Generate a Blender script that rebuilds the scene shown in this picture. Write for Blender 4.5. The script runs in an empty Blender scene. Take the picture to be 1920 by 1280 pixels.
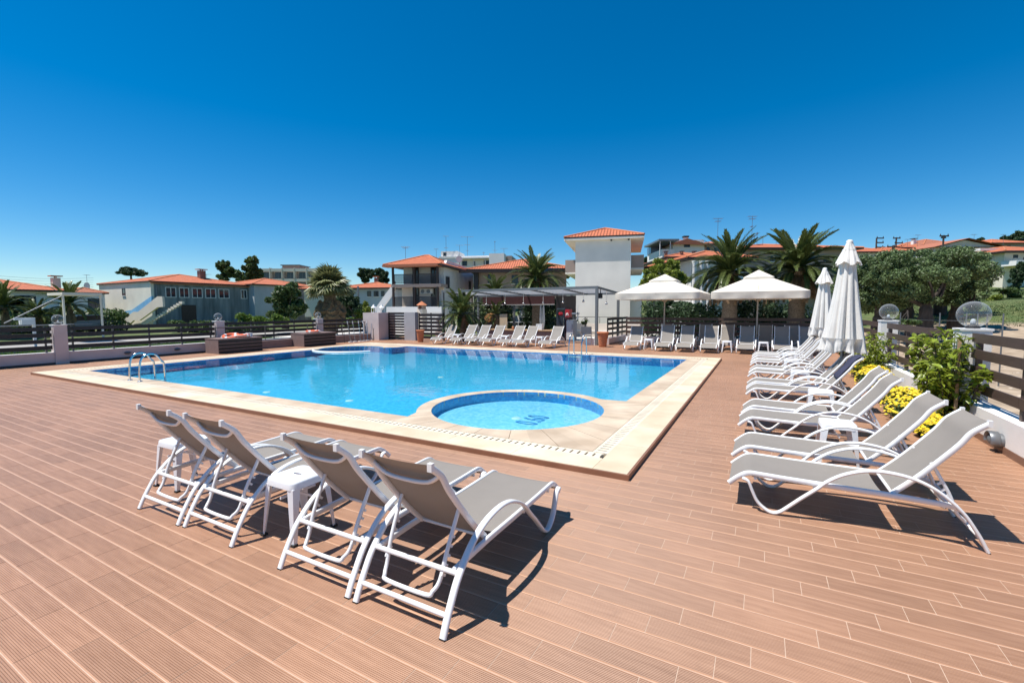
import bpy, bmesh, math, random
import numpy as np
from mathutils import Vector, Matrix
R = math.radians; PI = math.pi
sc = bpy.context.scene
COL = sc.collection

# ------------------------------------------------------------------ camera
YAW, PITCH, ROLL, CAMH, FPX = R(28.7), R(4.1), R(-0.2), 1.7, 853.33
cd = bpy.data.cameras.new('camera'); cam = bpy.data.objects.new('camera', cd); COL.objects.link(cam)
cd.lens = 16.0; cd.sensor_width = 36.0; cd.clip_start = 0.05; cd.clip_end = 3000
cam.matrix_world = Matrix.Translation((0, 0, CAMH)) @ Matrix.Rotation(YAW, 4, 'Z') @ Matrix.Rotation(PI/2-PITCH, 4, 'X') @ Matrix.Rotation(ROLL, 4, 'Z')
sc.camera = cam
# ------------------------------------------------------------------ light
SUN = Vector((-0.330, -0.262, 1.0)).normalized()          # towards the sun
el = math.asin(SUN.z); az = math.atan2(SUN.x, SUN.y)       # azimuth from +Y, clockwise
w = bpy.data.worlds.new('World'); sc.world = w; w.use_nodes = True
wn = w.node_tree.nodes; wl = w.node_tree.links
bg = wn['Background']; sky = wn.new('ShaderNodeTexSky'); sky.sky_type = 'NISHITA'; sky.sun_disc = False
sky.sun_elevation = el; sky.sun_rotation = az; sky.altitude = 4500; sky.air_density = 1.6; sky.dust_density = 0.0; sky.ozone_density = 4.0
hs = wn.new('ShaderNodeHueSaturation'); hs.inputs['Saturation'].default_value = 1.43; hs.inputs['Hue'].default_value = 0.496; hs.inputs['Value'].default_value = 1.0
wl.new(sky.outputs[0], hs.inputs['Color']); wl.new(hs.outputs[0], bg.inputs[0]); bg.inputs[1].default_value = 0.098
sd = bpy.data.lights.new('sun', 'SUN'); sd.energy = 5.0; sd.angle = R(0.53); sd.color = (1.0, 0.955, 0.89)
so = bpy.data.objects.new('sun', sd); COL.objects.link(so); so.rotation_euler = SUN.to_track_quat('Z', 'Y').to_euler()
so.location = (-20, -15, 60)
vs = sc.view_settings; vs.view_transform = 'Standard'; vs.look = 'None'; vs.exposure = 0.38; vs.gamma = 1.0; vs.use_curve_mapping = False
sc.render.engine = 'CYCLES'; sc.cycles.use_denoising = True; sc.cycles.max_bounces = 10; sc.cycles.transparent_max_bounces = 24
sc.cycles.sample_clamp_indirect = 6.0; sc.cycles.caustics_reflective = False; sc.cycles.caustics_refractive = False

# ------------------------------------------------------------------ layout helpers (photo column/row -> place)
_M = cam.matrix_world.to_3x3()
_FW = Vector((-math.sin(YAW), math.cos(YAW), 0))
def ray(px, py): return _M @ Vector(((px-960)/FPX, -(py-640)/FPX, -1))
def at(px, py, X=None, Y=None, z=None, dep=None):
    d = ray(px, py)
    t = X/d.x if X is not None else Y/d.y if Y is not None else (z-CAMH)/d.z if z is not None else dep/d.dot(_FW)
    return Vector((0, 0, CAMH)) + d*t

# ------------------------------------------------------------------ materials
MATS = {}
def mat(name, col, rough=0.6, metal=0.0, var=0.0, scale=6.0, bump=0.0, bscale=None, spec=0.5, col2=None, rnd=0.0, coords='Object', stretch=None, transl=0.0, coat=0.0, detail=6):
    """procedural surface: base colour broken up by noise, optional random per piece, optional bump"""
    m = bpy.data.materials.new(name); m.use_nodes = True; MATS[name] = m
    n, l = m.node_tree.nodes, m.node_tree.links; b = n['Principled BSDF']
    b.inputs['Roughness'].default_value = rough; b.inputs['Metallic'].default_value = metal; b.inputs['Specular IOR Level'].default_value = spec
    if coat: b.inputs['Coat Weight'].default_value = coat; b.inputs['Coat Roughness'].default_value = 0.15
    tc = n.new('ShaderNodeTexCoord'); vec = tc.outputs[coords]
    if coords == 'World': pass
    if stretch:
        mp = n.new('ShaderNodeMapping'); mp.inputs['Scale'].default_value = stretch; l.new(vec, mp.inputs[0]); vec = mp.outputs[0]
    out = None
    c = (*col, 1)
    rgb = n.new('ShaderNodeRGB'); rgb.outputs[0].default_value = c; out = rgb.outputs[0]
    if var or col2:
        nz = n.new('ShaderNodeTexNoise'); nz.inputs['Scale'].default_value = scale; nz.inputs['Detail'].default_value = detail; l.new(vec, nz.inputs['Vector'])
        mx = n.new('ShaderNodeMix'); mx.data_type = 'RGBA'
        rp = n.new('ShaderNodeMapRange'); rp.inputs[1].default_value = 0.32; rp.inputs[2].default_value = 0.68; l.new(nz.outputs['Fac'], rp.inputs[0])
        l.new(rp.outputs[0], mx.inputs[0])
        if col2: mx.inputs[6].default_value = c; mx.inputs[7].default_value = (*col2, 1)
        else:
            mx.inputs[6].default_value = (*[max(0, v*(1-var)) for v in col], 1); mx.inputs[7].default_value = (*[min(1, v*(1+var)) for v in col], 1)
        out = mx.outputs[2]
    if rnd:
        gi = n.new('ShaderNodeNewGeometry'); oi = n.new('ShaderNodeObjectInfo')
        ad = n.new('ShaderNodeMath'); ad.operation = 'ADD'; l.new(gi.outputs['Random Per Island'], ad.inputs[0]); l.new(oi.outputs['Random'], ad.inputs[1])
        fr = n.new('ShaderNodeMath'); fr.operation = 'FRACT'; l.new(ad.outputs[0], fr.inputs[0])
        mr = n.new('ShaderNodeMapRange'); mr.inputs[3].default_value = 1-rnd; mr.inputs[4].default_value = 1+rnd; l.new(fr.outputs[0], mr.inputs[0])
        vm = n.new('ShaderNodeVectorMath'); vm.operation = 'SCALE'; l.new(out, vm.inputs[0]); l.new(mr.outputs[0], vm.inputs['Scale']); out = vm.outputs[0]
    l.new(out, b.inputs['Base Color'])
    if bump:
        nb = n.new('ShaderNodeTexNoise'); nb.inputs['Scale'].default_value = bscale or scale*4; nb.inputs['Detail'].default_value = 4; l.new(vec, nb.inputs['Vector'])
        bp = n.new('ShaderNodeBump'); bp.inputs['Strength'].default_value = bump; bp.inputs['Distance'].default_value = 0.02; l.new(nb.outputs['Fac'], bp.inputs['Height']); l.new(bp.outputs[0], b.inputs['Normal'])
    if transl:
        tr = n.new('ShaderNodeBsdfTranslucent'); l.new(out, tr.inputs['Color']); ms = n.new('ShaderNodeMixShader'); ms.inputs[0].default_value = transl
        l.new(b.outputs[0], ms.inputs[1]); l.new(tr.outputs[0], ms.inputs[2]); l.new(ms.outputs[0], n['Material Output'].inputs[0])
    return m

mat('white_metal', (0.80, 0.80, 0.79), 0.32, var=0.03, scale=9)
mat('white_plastic', (0.80, 0.80, 0.78), 0.4, var=0.03)
mat('stool_paint', (0.80, 0.81, 0.82), 0.25, var=0.03, scale=10, coat=0.3)
mat('rubber', (0.02, 0.02, 0.02), 0.7)
mat('steel', (0.62, 0.63, 0.64), 0.16, metal=1.0)
mat('grey_metal', (0.20, 0.21, 0.22), 0.42, metal=0.5, var=0.08)
mat('post_metal', (0.16, 0.145, 0.13), 0.45, metal=0.4, var=0.1)
mat('dark_metal', (0.025, 0.023, 0.024), 0.5)
mat('pergola_metal', (0.15, 0.16, 0.165), 0.4, var=0.08)
mat('pergola_slat', (0.55, 0.57, 0.58), 0.45, var=0.06)
mat('slat_brown', (0.080, 0.050, 0.040), 0.5, var=0.15, scale=5, bump=0.15, stretch=(1, 1, 8))
mat('slat_dark', (0.020, 0.015, 0.015), 0.5, var=0.2, scale=5)
mat('lilac_render', (0.60, 0.505, 0.48), 0.85, var=0.09, scale=1.6, bump=0.25, bscale=90)
mat('white_render', (0.80, 0.775, 0.74), 0.85, var=0.04, scale=3, bump=0.25, bscale=90)
mat('grey_render', (0.36, 0.365, 0.38), 0.8, var=0.06, scale=3, bump=0.15, bscale=80)
mat('skirting', (0.22, 0.12, 0.08), 0.5, var=0.12)
mat('skirting_dark', (0.05, 0.04, 0.042), 0.5, var=0.12)
mat('terracotta', (0.50, 0.175, 0.075), 0.75, var=0.12, scale=8, bump=0.1)
mat('canvas', (0.75, 0.68, 0.575), 0.9, var=0.05, scale=3, bump=0.12, bscale=160, transl=0.05)
mat('canopy_pole', (0.42, 0.39, 0.35), 0.4, var=0.05)
mat('canvas_closed', (0.80, 0.77, 0.72), 0.9, var=0.04, scale=4, bump=0.2, bscale=40, transl=0.12)
mat('towel', (0.035, 0.038, 0.075), 0.95, var=0.2, bump=0.3, bscale=200)
mat('wood', (0.42, 0.27, 0.15), 0.6, var=0.2, scale=4, stretch=(1, 8, 8))
mat('wood_pale', (0.55, 0.42, 0.28), 0.6, var=0.12, scale=4, stretch=(8, 8, 1))
mat('barrel_wood', (0.36, 0.17, 0.06), 0.6, var=0.2)
mat('planter_side', (0.23, 0.165, 0.15), 0.55, var=0.1, scale=5)
mat('orange_plastic', (0.75, 0.13, 0.045), 0.5, var=0.06)
mat('red_plastic', (0.42, 0.015, 0.025), 0.35)
mat('dark_red', (0.05, 0.012, 0.014), 0.8, var=0.2)
mat('black', (0.012, 0.012, 0.014), 0.6)
mat('stone_dark', (0.13, 0.11, 0.10), 0.9, var=0.35, scale=9, bump=0.6, bscale=20)
mat('rock', (0.46, 0.39, 0.31), 0.9, var=0.2, scale=6, bump=0.5, rnd=0.2)
mat('plaster_white', (0.80, 0.78, 0.745), 0.85, var=0.04, scale=0.7, bump=0.1, bscale=30)
mat('plaster_beige', (0.76, 0.70, 0.57), 0.85, var=0.09, scale=0.5, bump=0.1, bscale=30)
mat('plaster_cream', (0.72, 0.63, 0.53), 0.85, var=0.05, scale=0.6)
mat('plaster_tower', (0.88, 0.81, 0.71), 0.85, var=0.07, scale=0.6, bump=0.08, bscale=25)
mat('plaster_brown', (0.40, 0.30, 0.25), 0.85, var=0.06, scale=0.6)
mat('concrete_old', (0.30, 0.325, 0.33), 0.9, col2=(0.13, 0.15, 0.155), scale=1.1, stretch=(1.6, 1.6, 0.22), bump=0.2, bscale=20, detail=9)
mat('concrete_pale', (0.46, 0.50, 0.52), 0.9, var=0.1, scale=0.8, stretch=(1, 1, 0.4))
mat('blue_paint', (0.19, 0.45, 0.70), 0.6, var=0.1, scale=2)
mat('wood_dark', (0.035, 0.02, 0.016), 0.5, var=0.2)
mat('shutter_dark', (0.03, 0.028, 0.03), 0.5)
mat('ac_white', (0.7, 0.7, 0.68), 0.5)
mat('aerial', (0.22, 0.22, 0.23), 0.5, metal=0.6)
mat('bark', (0.065, 0.052, 0.042), 0.95, var=0.3, scale=12, bump=0.8, bscale=25, stretch=(1, 1, 0.3))
mat('palm_bark', (0.20, 0.145, 0.095), 0.95, var=0.35, scale=14, bump=1.0, bscale=18)
mat('dry_frond', (0.30, 0.19, 0.10), 0.9, var=0.2, rnd=0.35, transl=0.2)
mat('olive_leaf', (0.118, 0.172, 0.062), 0.5, rnd=0.55, transl=0.2)
mat('tree_leaf', (0.085, 0.135, 0.036), 0.5, rnd=0.5, transl=0.25)
mat('pine_leaf', (0.038, 0.075, 0.026), 0.6, rnd=0.45, transl=0.2)
mat('lime_leaf', (0.22, 0.27, 0.035), 0.5, rnd=0.4, transl=0.3)
mat('shrub_leaf', (0.24, 0.305, 0.035), 0.36, rnd=0.5, transl=0.40)
mat('palm_leaf', (0.120, 0.155, 0.046), 0.33, rnd=0.4, transl=0.28)
mat('fan_leaf', (0.195, 0.205, 0.085), 0.45, rnd=0.35, transl=0.22)
mat('weed_leaf', (0.14, 0.22, 0.035), 0.5, rnd=0.4, transl=0.25)
mat('blossom', (0.85, 0.66, 0.03), 0.6, rnd=0.28, transl=0.2)
mat('white_blossom', (0.8, 0.78, 0.72), 0.6, transl=0.2)
mat('car_white', (0.7, 0.7, 0.7), 0.25, coat=0.5)
mat('car_blue', (0.10, 0.16, 0.25), 0.25, coat=0.5)
mat('car_glass', (0.02, 0.025, 0.03), 0.08)
mat('window_glass', (0.028, 0.04, 0.055), 0.06, var=0.3, scale=0.5)
mat('road', (0.34, 0.32, 0.29), 0.9, var=0.12, scale=1.5)
mat('terrace', (0.58, 0.545, 0.50), 0.85, var=0.10, scale=1.2)

def sling_material():
    m = mat('sling', (0.255, 0.228, 0.198), 0.75, var=0.03, scale=5, bump=0.25, bscale=420, transl=0.03); return m
sling_material()

def glass_material():
    m = bpy.data.materials.new('globe_glass'); m.use_nodes = True; MATS['globe_glass'] = m
    n, l = m.node_tree.nodes, m.node_tree.links
    n.remove(n['Principled BSDF'])
    lw = n.new('ShaderNodeLayerWeight'); lw.inputs[0].default_value = 0.5
    pw = n.new('ShaderNodeMath'); pw.operation = 'POWER'; pw.inputs[1].default_value = 2.2; l.new(lw.outputs['Facing'], pw.inputs[0])
    fr = n.new('ShaderNodeMath'); fr.operation = 'MULTIPLY_ADD'; fr.inputs[1].default_value = 0.30; fr.inputs[2].default_value = 0.05; l.new(pw.outputs[0], fr.inputs[0])
    tr = n.new('ShaderNodeBsdfTransparent'); cr = n.new('ShaderNodeMix'); cr.data_type = 'RGBA'
    cr.inputs[6].default_value = (0.975, 0.985, 0.99, 1); cr.inputs[7].default_value = (0.52, 0.57, 0.60, 1); l.new(pw.outputs[0], cr.inputs[0]); l.new(cr.outputs[2], tr.inputs[0])
    gl = n.new('ShaderNodeBsdfGlossy'); gl.inputs['Roughness'].default_value = 0.02
    ge = n.new('ShaderNodeNewGeometry'); iv = n.new('ShaderNodeMath'); iv.operation = 'SUBTRACT'; iv.inputs[0].default_value = 1.0; l.new(ge.outputs['Backfacing'], iv.inputs[1])   # one reflection, on the outer skin
    fb = n.new('ShaderNodeMath'); fb.operation = 'MULTIPLY'; l.new(fr.outputs[0], fb.inputs[0]); l.new(iv.outputs[0], fb.inputs[1])
    ms = n.new('ShaderNodeMixShader'); l.new(fb.outputs[0], ms.inputs[0]); l.new(tr.outputs[0], ms.inputs[1]); l.new(gl.outputs[0], ms.inputs[2])
    df = n.new('ShaderNodeBsdfDiffuse'); df.inputs[0].default_value = (0.78, 0.80, 0.80, 1); dm = n.new('ShaderNodeMath'); dm.operation = 'MULTIPLY_ADD'; dm.inputs[1].default_value = 0.30; dm.inputs[2].default_value = 0.045; l.new(pw.outputs[0], dm.inputs[0])   # pale diffuse veil, stronger at the rim, painting in the sheen of clear glass
    m2 = n.new('ShaderNodeMixShader'); l.new(dm.outputs[0], m2.inputs[0]); l.new(ms.outputs[0], m2.inputs[1]); l.new(df.outputs[0], m2.inputs[2]); l.new(m2.outputs[0], n['Material Output'].inputs[0])
glass_material()

def water_material():
    m = bpy.data.materials.new('water'); m.use_nodes = True; MATS['water'] = m
    n, l = m.node_tree.nodes, m.node_tree.links; n.remove(n['Principled BSDF'])
    ge = n.new('ShaderNodeNewGeometry')
    mp = n.new('ShaderNodeMapping'); mp.inputs['Scale'].default_value = (1, 1, 1); l.new(ge.outputs['Position'], mp.inputs[0])
    n1 = n.new('ShaderNodeTexNoise'); n1.inputs['Scale'].default_value = 1.7; n1.inputs['Detail'].default_value = 3; n1.inputs['Distortion'].default_value = 0.6; l.new(mp.outputs[0], n1.inputs['Vector'])
    n2 = n.new('ShaderNodeTexNoise'); n2.inputs['Scale'].default_value = 6.5; n2.inputs['Detail'].default_value = 2; l.new(mp.outputs[0], n2.inputs['Vector'])
    ad = n.new('ShaderNodeMath'); ad.operation = 'MULTIPLY_ADD'; ad.inputs[1].default_value = 0.30; l.new(n2.outputs['Fac'], ad.inputs[0]); l.new(n1.outputs['Fac'], ad.inputs[2])
    bp = n.new('ShaderNodeBump'); bp.inputs['Strength'].default_value = 0.10; bp.inputs['Distance'].default_value = 0.05; l.new(ad.outputs[0], bp.inputs['Height'])
    fr = n.new('ShaderNodeFresnel'); fr.inputs[0].default_value = 1.33; l.new(bp.outputs[0], fr.inputs['Normal'])
    tr = n.new('ShaderNodeBsdfTransparent'); tr.inputs[0].default_value = (0.68, 0.935, 0.975, 1)
    gl = n.new('ShaderNodeBsdfGlossy'); gl.inputs['Roughness'].default_value = 0.015; l.new(bp.outputs[0], gl.inputs['Normal'])
    fm = n.new('ShaderNodeMath'); fm.operation = 'MULTIPLY'; fm.inputs[1].default_value = 0.95; l.new(fr.outputs[0], fm.inputs[0])   # ripples tilt the surface towards the viewer
    ms = n.new('ShaderNodeMixShader'); l.new(fm.outputs[0], ms.inputs[0]); l.new(tr.outputs[0], ms.inputs[1]); l.new(gl.outputs[0], ms.inputs[2])
    l.new(ms.outputs[0], n['Material Output'].inputs[0])
water_material()

def mosaic_material(name, c1, c2, c3):
    m = mat(name, c1, 0.3); n, l = m.node_tree.nodes, m.node_tree.links; b = n['Principled BSDF']
    ge = n.new('ShaderNodeNewGeometry'); sp = n.new('ShaderNodeVectorMath'); sp.operation = 'SCALE'; sp.inputs['Scale'].default_value = 1/0.05; l.new(ge.outputs['Position'], sp.inputs[0])
    fl = n.new('ShaderNodeVectorMath'); fl.operation = 'FLOOR'; l.new(sp.outputs[0], fl.inputs[0])
    wn_ = n.new('ShaderNodeTexWhiteNoise'); wn_.noise_dimensions = '3D'; l.new(fl.outputs[0], wn_.inputs['Vector'])
    cr = n.new('ShaderNodeValToRGB'); e = cr.color_ramp.elements; e[0].color = (*c1, 1); e[1].color = (*c3, 1); e.new(0.5).color = (*c2, 1)
    l.new(wn_.outputs['Value'], cr.inputs[0]); l.new(cr.outputs[0], b.inputs['Base Color'])
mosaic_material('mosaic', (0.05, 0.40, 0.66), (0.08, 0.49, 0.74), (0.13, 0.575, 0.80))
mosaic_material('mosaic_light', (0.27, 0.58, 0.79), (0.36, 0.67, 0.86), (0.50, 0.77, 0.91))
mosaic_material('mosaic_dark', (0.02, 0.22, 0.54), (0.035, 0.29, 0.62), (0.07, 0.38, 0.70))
mat('mark_blue', (0.03, 0.17, 0.46), 0.3)

def deck_material(name, single):
    """ribbed terracotta-coloured plank tile"""
    m = mat(name, (0.43, 0.225, 0.145), 0.42, spec=0.45); n, l = m.node_tree.nodes, m.node_tree.links; b = n['Principled BSDF']
    ge = n.new('ShaderNodeNewGeometry'); oi = n.new('ShaderNodeObjectInfo')
    rv = oi.outputs['Random'] if single else ge.outputs['Random Per Island']
    mp = n.new('ShaderNodeMapping'); mp.inputs['Scale'].default_value = (2.2, 22, 1); l.new(ge.outputs['Position'], mp.inputs[0])
    nz = n.new('ShaderNodeTexNoise'); nz.inputs['Scale'].default_value = 1.6; nz.inputs['Detail'].default_value = 7; nz.inputs['Roughness'].default_value = 0.62; l.new(mp.outputs[0], nz.inputs['Vector'])
    n2 = n.new('ShaderNodeTexNoise'); n2.inputs['Scale'].default_value = 0.55; n2.inputs['Detail'].default_value = 5; l.new(ge.outputs['Position'], n2.inputs['Vector'])
    cr = n.new('ShaderNodeValToRGB'); e = cr.color_ramp.elements
    e[0].position = 0.25; e[0].color = (0.335, 0.170, 0.096, 1); e[1].position = 0.78; e[1].color = (0.485, 0.266, 0.160, 1)
    l.new(nz.outputs['Fac'], cr.inputs[0])
    mr = n.new('ShaderNodeMapRange'); mr.inputs[3].default_value = 0.90; mr.inputs[4].default_value = 1.07; l.new(rv, mr.inputs[0])
    m2 = n.new('ShaderNodeMapRange'); m2.inputs[1].default_value = 0.3; m2.inputs[2].default_value = 0.7; m2.inputs[3].default_value = 0.84; m2.inputs[4].default_value = 1.08; l.new(n2.outputs['Fac'], m2.inputs[0])
    n3 = n.new('ShaderNodeTexNoise'); n3.inputs['Scale'].default_value = 5.5; n3.inputs['Detail'].default_value = 9; n3.inputs['Roughness'].default_value = 0.7; l.new(ge.outputs['Position'], n3.inputs['Vector'])
    m3 = n.new('ShaderNodeMapRange'); m3.inputs[1].default_value = 0.60; m3.inputs[2].default_value = 0.74; m3.inputs[3].default_value = 1.0; m3.inputs[4].default_value = 0.80; l.new(n3.outputs['Fac'], m3.inputs[0])   # grime specks
    m4 = n.new('ShaderNodeMath'); m4.operation = 'MULTIPLY'; l.new(m2.outputs[0], m4.inputs[0]); l.new(m3.outputs[0], m4.inputs[1])
    mu = n.new('ShaderNodeMath'); mu.operation = 'MULTIPLY'; l.new(mr.outputs[0], mu.inputs[0]); l.new(m4.outputs[0], mu.inputs[1])
    vm = n.new('ShaderNodeVectorMath'); vm.operation = 'SCALE'; l.new(cr.outputs[0], vm.inputs[0]); l.new(mu.outputs[0], vm.inputs['Scale']); l.new(vm.outputs[0], b.inputs['Base Color'])
    sx = n.new('ShaderNodeSeparateXYZ'); l.new(ge.outputs['Position'], sx.inputs[0])
    sm = n.new('ShaderNodeMath'); sm.operation = 'MULTIPLY'; sm.inputs[1].default_value = 2*PI/0.0095; l.new(sx.outputs['Y'], sm.inputs[0])
    sn = n.new('ShaderNodeMath'); sn.operation = 'SINE'; l.new(sm.outputs[0], sn.inputs[0])
    bp = n.new('ShaderNodeBump'); bp.inputs['Strength'].default_value = 0.75; bp.inputs['Distance'].default_value = 0.0022; l.new(sn.outputs[0], bp.inputs['Height']); l.new(bp.outputs[0], b.inputs['Normal'])
deck_material('deck_tile', True); deck_material('deck_tile_mass', False)
mat('deck_edge', (0.465, 0.252, 0.146), 0.4, var=0.07, scale=3)
mat('grout', (0.53, 0.385, 0.285), 0.9, var=0.1, scale=20)
mat('fascia', (0.27, 0.125, 0.07), 0.45, var=0.1, scale=4)
mat('apron_cream', (0.76, 0.675, 0.52), 0.7, var=0.06, scale=2.5, bump=0.1, bscale=60, rnd=0.035, coords='Generated')
def stone_material(name, a, b_, rnd=0.05):
    m = mat(name, a, 0.6, col2=b_, scale=1.8, bump=0.12, bscale=50, rnd=rnd, detail=9)
    n, l = m.node_tree.nodes, m.node_tree.links; ge = n.new('ShaderNodeNewGeometry')
    for x in n:
        if x.type == 'TEX_NOISE': l.new(ge.outputs['Position'], x.inputs['Vector'])
stone_material('apron_cream', (0.58, 0.47, 0.315), (0.73, 0.62, 0.45), 0.07)
stone_material('coping', (0.46, 0.35, 0.24), (0.65, 0.525, 0.385), 0.09)
stone_material('grate', (0.66, 0.57, 0.43), (0.76, 0.67, 0.52), 0.05)

def roof_material(name, c, dark):
    """pantile roof: ridges run down the slope (u along the eave, v up the slope, both in metres)"""
    m = mat(name, c, 0.8); n, l = m.node_tree.nodes, m.node_tree.links; b = n['Principled BSDF']
    uv = n.new('ShaderNodeUVMap'); sx = n.new('ShaderNodeSeparateXYZ'); l.new(uv.outputs[0], sx.inputs[0])
    def sine(sock, period):
        a = n.new('ShaderNodeMath'); a.operation = 'MULTIPLY'; a.inputs[1].default_value = 2*PI/period; l.new(sock, a.inputs[0])
        s = n.new('ShaderNodeMath'); s.operation = 'SINE'; l.new(a.outputs[0], s.inputs[0]); return s.outputs[0]
    s1 = sine(sx.outputs['X'], 0.24); fr = n.new('ShaderNodeMath'); fr.operation = 'FRACT'
    sc_ = n.new('ShaderNodeMath'); sc_.operation = 'MULTIPLY'; sc_.inputs[1].default_value = 1/0.36; l.new(sx.outputs['Y'], sc_.inputs[0]); l.new(sc_.outputs[0], fr.inputs[0])
    h = n.new('ShaderNodeMath'); h.operation = 'MULTIPLY_ADD'; h.inputs[1].default_value = -0.5; l.new(fr.outputs[0], h.inputs[0]); l.new(s1, h.inputs[2])
    bp = n.new('ShaderNodeBump'); bp.inputs['Strength'].default_value = 0.9; bp.inputs['Distance'].default_value = 0.045; l.new(h.outputs[0], bp.inputs['Height']); l.new(bp.outputs[0], b.inputs['Normal'])
    nz = n.new('ShaderNodeTexNoise'); nz.inputs['Scale'].default_value = 2.2; nz.inputs['Detail'].default_value = 8; l.new(uv.outputs[0], nz.inputs['Vector'])
    cr = n.new('ShaderNodeValToRGB'); e = cr.color_ramp.elements; e[0].position = 0.3; e[0].color = (*dark, 1); e[1].position = 0.65; e[1].color = (*c, 1); l.new(nz.outputs['Fac'], cr.inputs[0]); l.new(cr.outputs[0], b.inputs['Base Color'])
roof_material('roof_tile', (0.58, 0.17, 0.072), (0.44, 0.125, 0.058))
roof_material('roof_tile_old', (0.44, 0.16, 0.085), (0.32, 0.11, 0.062))

# ------------------------------------------------------------------ mesh builder
class MB:
    def __init__(s): s.v = []; s.f = []; s.m = []; s.sm = []; s.uv = {}
    def _add(s, vs, fs, mi=0, smooth=False):
        o = len(s.v); s.v += [tuple(p) for p in vs]
        for f in fs: s.f.append(tuple(i+o for i in f)); s.m.append(mi); s.sm.append(smooth)
        return o
    def box(s, x0, x1, y0, y1, z0, z1, mi=0, M=None):
        vs = [Vector(p) for p in ((x0,y0,z0),(x1,y0,z0),(x1,y1,z0),(x0,y1,z0),(x0,y0,z1),(x1,y0,z1),(x1,y1,z1),(x0,y1,z1))]
        if M: vs = [M @ p for p in vs]
        s._add(vs, [(0,3,2,1),(4,5,6,7),(0,1,5,4),(1,2,6,5),(2,3,7,6),(3,0,4,7)], mi); return s
    def poly(s, pts, mi=0, uv=None):
        s._add(pts, [tuple(range(len(pts)))], mi)
        if uv: s.uv[len(s.f)-1] = uv
        return s
    def prism(s, pts, z0, z1, mi=0):
        k = len(pts); s._add([(x,y,z0) for x,y in pts]+[(x,y,z1) for x,y in pts], [tuple(range(k))[::-1], tuple(range(k,2*k))]+[(i,(i+1)%k,k+(i+1)%k,k+i) for i in range(k)], mi); return s
    def sweep(s, path, prof, side=None, mi=0, smooth=True, closed=False, caps=True, scale=None):
        """sweep a 2-D profile [(a,b)] along a path; a runs along `side` (fixed lateral axis) or a parallel-transported frame"""
        P = [Vector(p) for p in path]; k = len(P); q = len(prof); vs = []; nrm = None
        for i, p in enumerate(P):
            if closed: t = (P[(i+1)%k]-P[i-1])
            else: t = P[min(i+1,k-1)]-P[max(i-1,0)]
            t.normalize()
            if side is not None: a = Vector(side); b = t.cross(a).normalized(); a = b.cross(t).normalized()
            else:
                if nrm is None: nrm = t.orthogonal().normalized()
                nrm = (nrm - t*nrm.dot(t)).normalized(); a = nrm; b = t.cross(a)
            c = scale[i] if scale else 1.0
            vs += [p + a*(u*c) + b*(w*c) for u, w in prof]
        fs = []
        for i in range(k if closed else k-1):
            j = (i+1) % k
            fs += [(i*q+e, i*q+(e+1)%q, j*q+(e+1)%q, j*q+e) for e in range(q)]
        o = s._add(vs, fs, mi, smooth)
        if caps and not closed: s._add(vs[:q], [tuple(range(q))[::-1]], mi); s._add(vs[-q:], [tuple(range(q))], mi)
        return s
    def tube(s, path, r, n=8, mi=0, closed=False, scale=None):
        return s.sweep(path, [(r*math.cos(2*PI*i/n), r*math.sin(2*PI*i/n)) for i in range(n)], mi=mi, closed=closed, scale=scale)
    def lathe(s, prof, n=16, c=(0,0,0), mi=0, smooth=True):
        vs = []; k = len(prof)
        for r, z in prof: vs += [(c[0]+r*math.cos(2*PI*i/n), c[1]+r*math.sin(2*PI*i/n), c[2]+z) for i in range(n)]
        fs = [(j*n+i, j*n+(i+1)%n, (j+1)*n+(i+1)%n, (j+1)*n+i) for j in range(k-1) for i in range(n)]
        s._add(vs, fs, mi, smooth)
        if prof[0][0] > 1e-4: s._add(vs[:n], [tuple(range(n))[::-1]], mi)
        if prof[-1][0] > 1e-4: s._add(vs[-n:], [tuple(range(n))], mi)
        return s
    def mesh(s, name, mats):
        me = bpy.data.meshes.new(name); me.from_pydata(s.v, [], s.f)
        if isinstance(mats, str): mats = [mats]
        for m in mats: me.materials.append(MATS[m])
        me.polygons.foreach_set('material_index', s.m); me.polygons.foreach_set('use_smooth', s.sm)
        if s.uv:
            ul = me.uv_layers.new(name='UVMap')
            for fi, uvs in s.uv.items():
                for li, u in zip(me.polygons[fi].loop_indices, uvs): ul.data[li].uv = u
        me.update(); return me
    def build(s, name, mats, parent=None, loc=None, rz=0): return obj(name, s.mesh(name, mats), parent, loc, rz)

def obj(name, me, parent=None, loc=None, rz=0):
    o = bpy.data.objects.new(name, me); COL.objects.link(o)
    if parent is not None: o.parent = parent
    if loc is not None: o.location = loc
    if rz: o.rotation_euler = (0, 0, rz)
    return o
def tag(o, label, cat, group=None):
    o['label'] = label; o['category'] = cat
    if group: o['group'] = group
    return o
def thing(name, label, cat, loc=(0,0,0), rz=0, group=None): return tag(obj(name, None, None, loc, rz), label, cat, group)
def struct(o, kind='structure'): o['kind'] = kind; return o
def copy_tree(o, parent=None):
    c = o.copy(); COL.objects.link(c)
    if parent is not None: c.parent = parent
    for ch in KIDS.get(o.name, []) or [k for k in o.children]: copy_tree(ch, c)
    return c
KIDS = {}
def rect(w, h, c=0.3):
    """profile with chamfered corners, w along side, h across"""
    a, b, k = w/2, h/2, min(w, h)*c
    return [(-a+k,-b),(a-k,-b),(a,-b+k),(a,b-k),(a-k,b),(-a+k,b),(-a,b-k),(-a,-b+k)]
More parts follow.
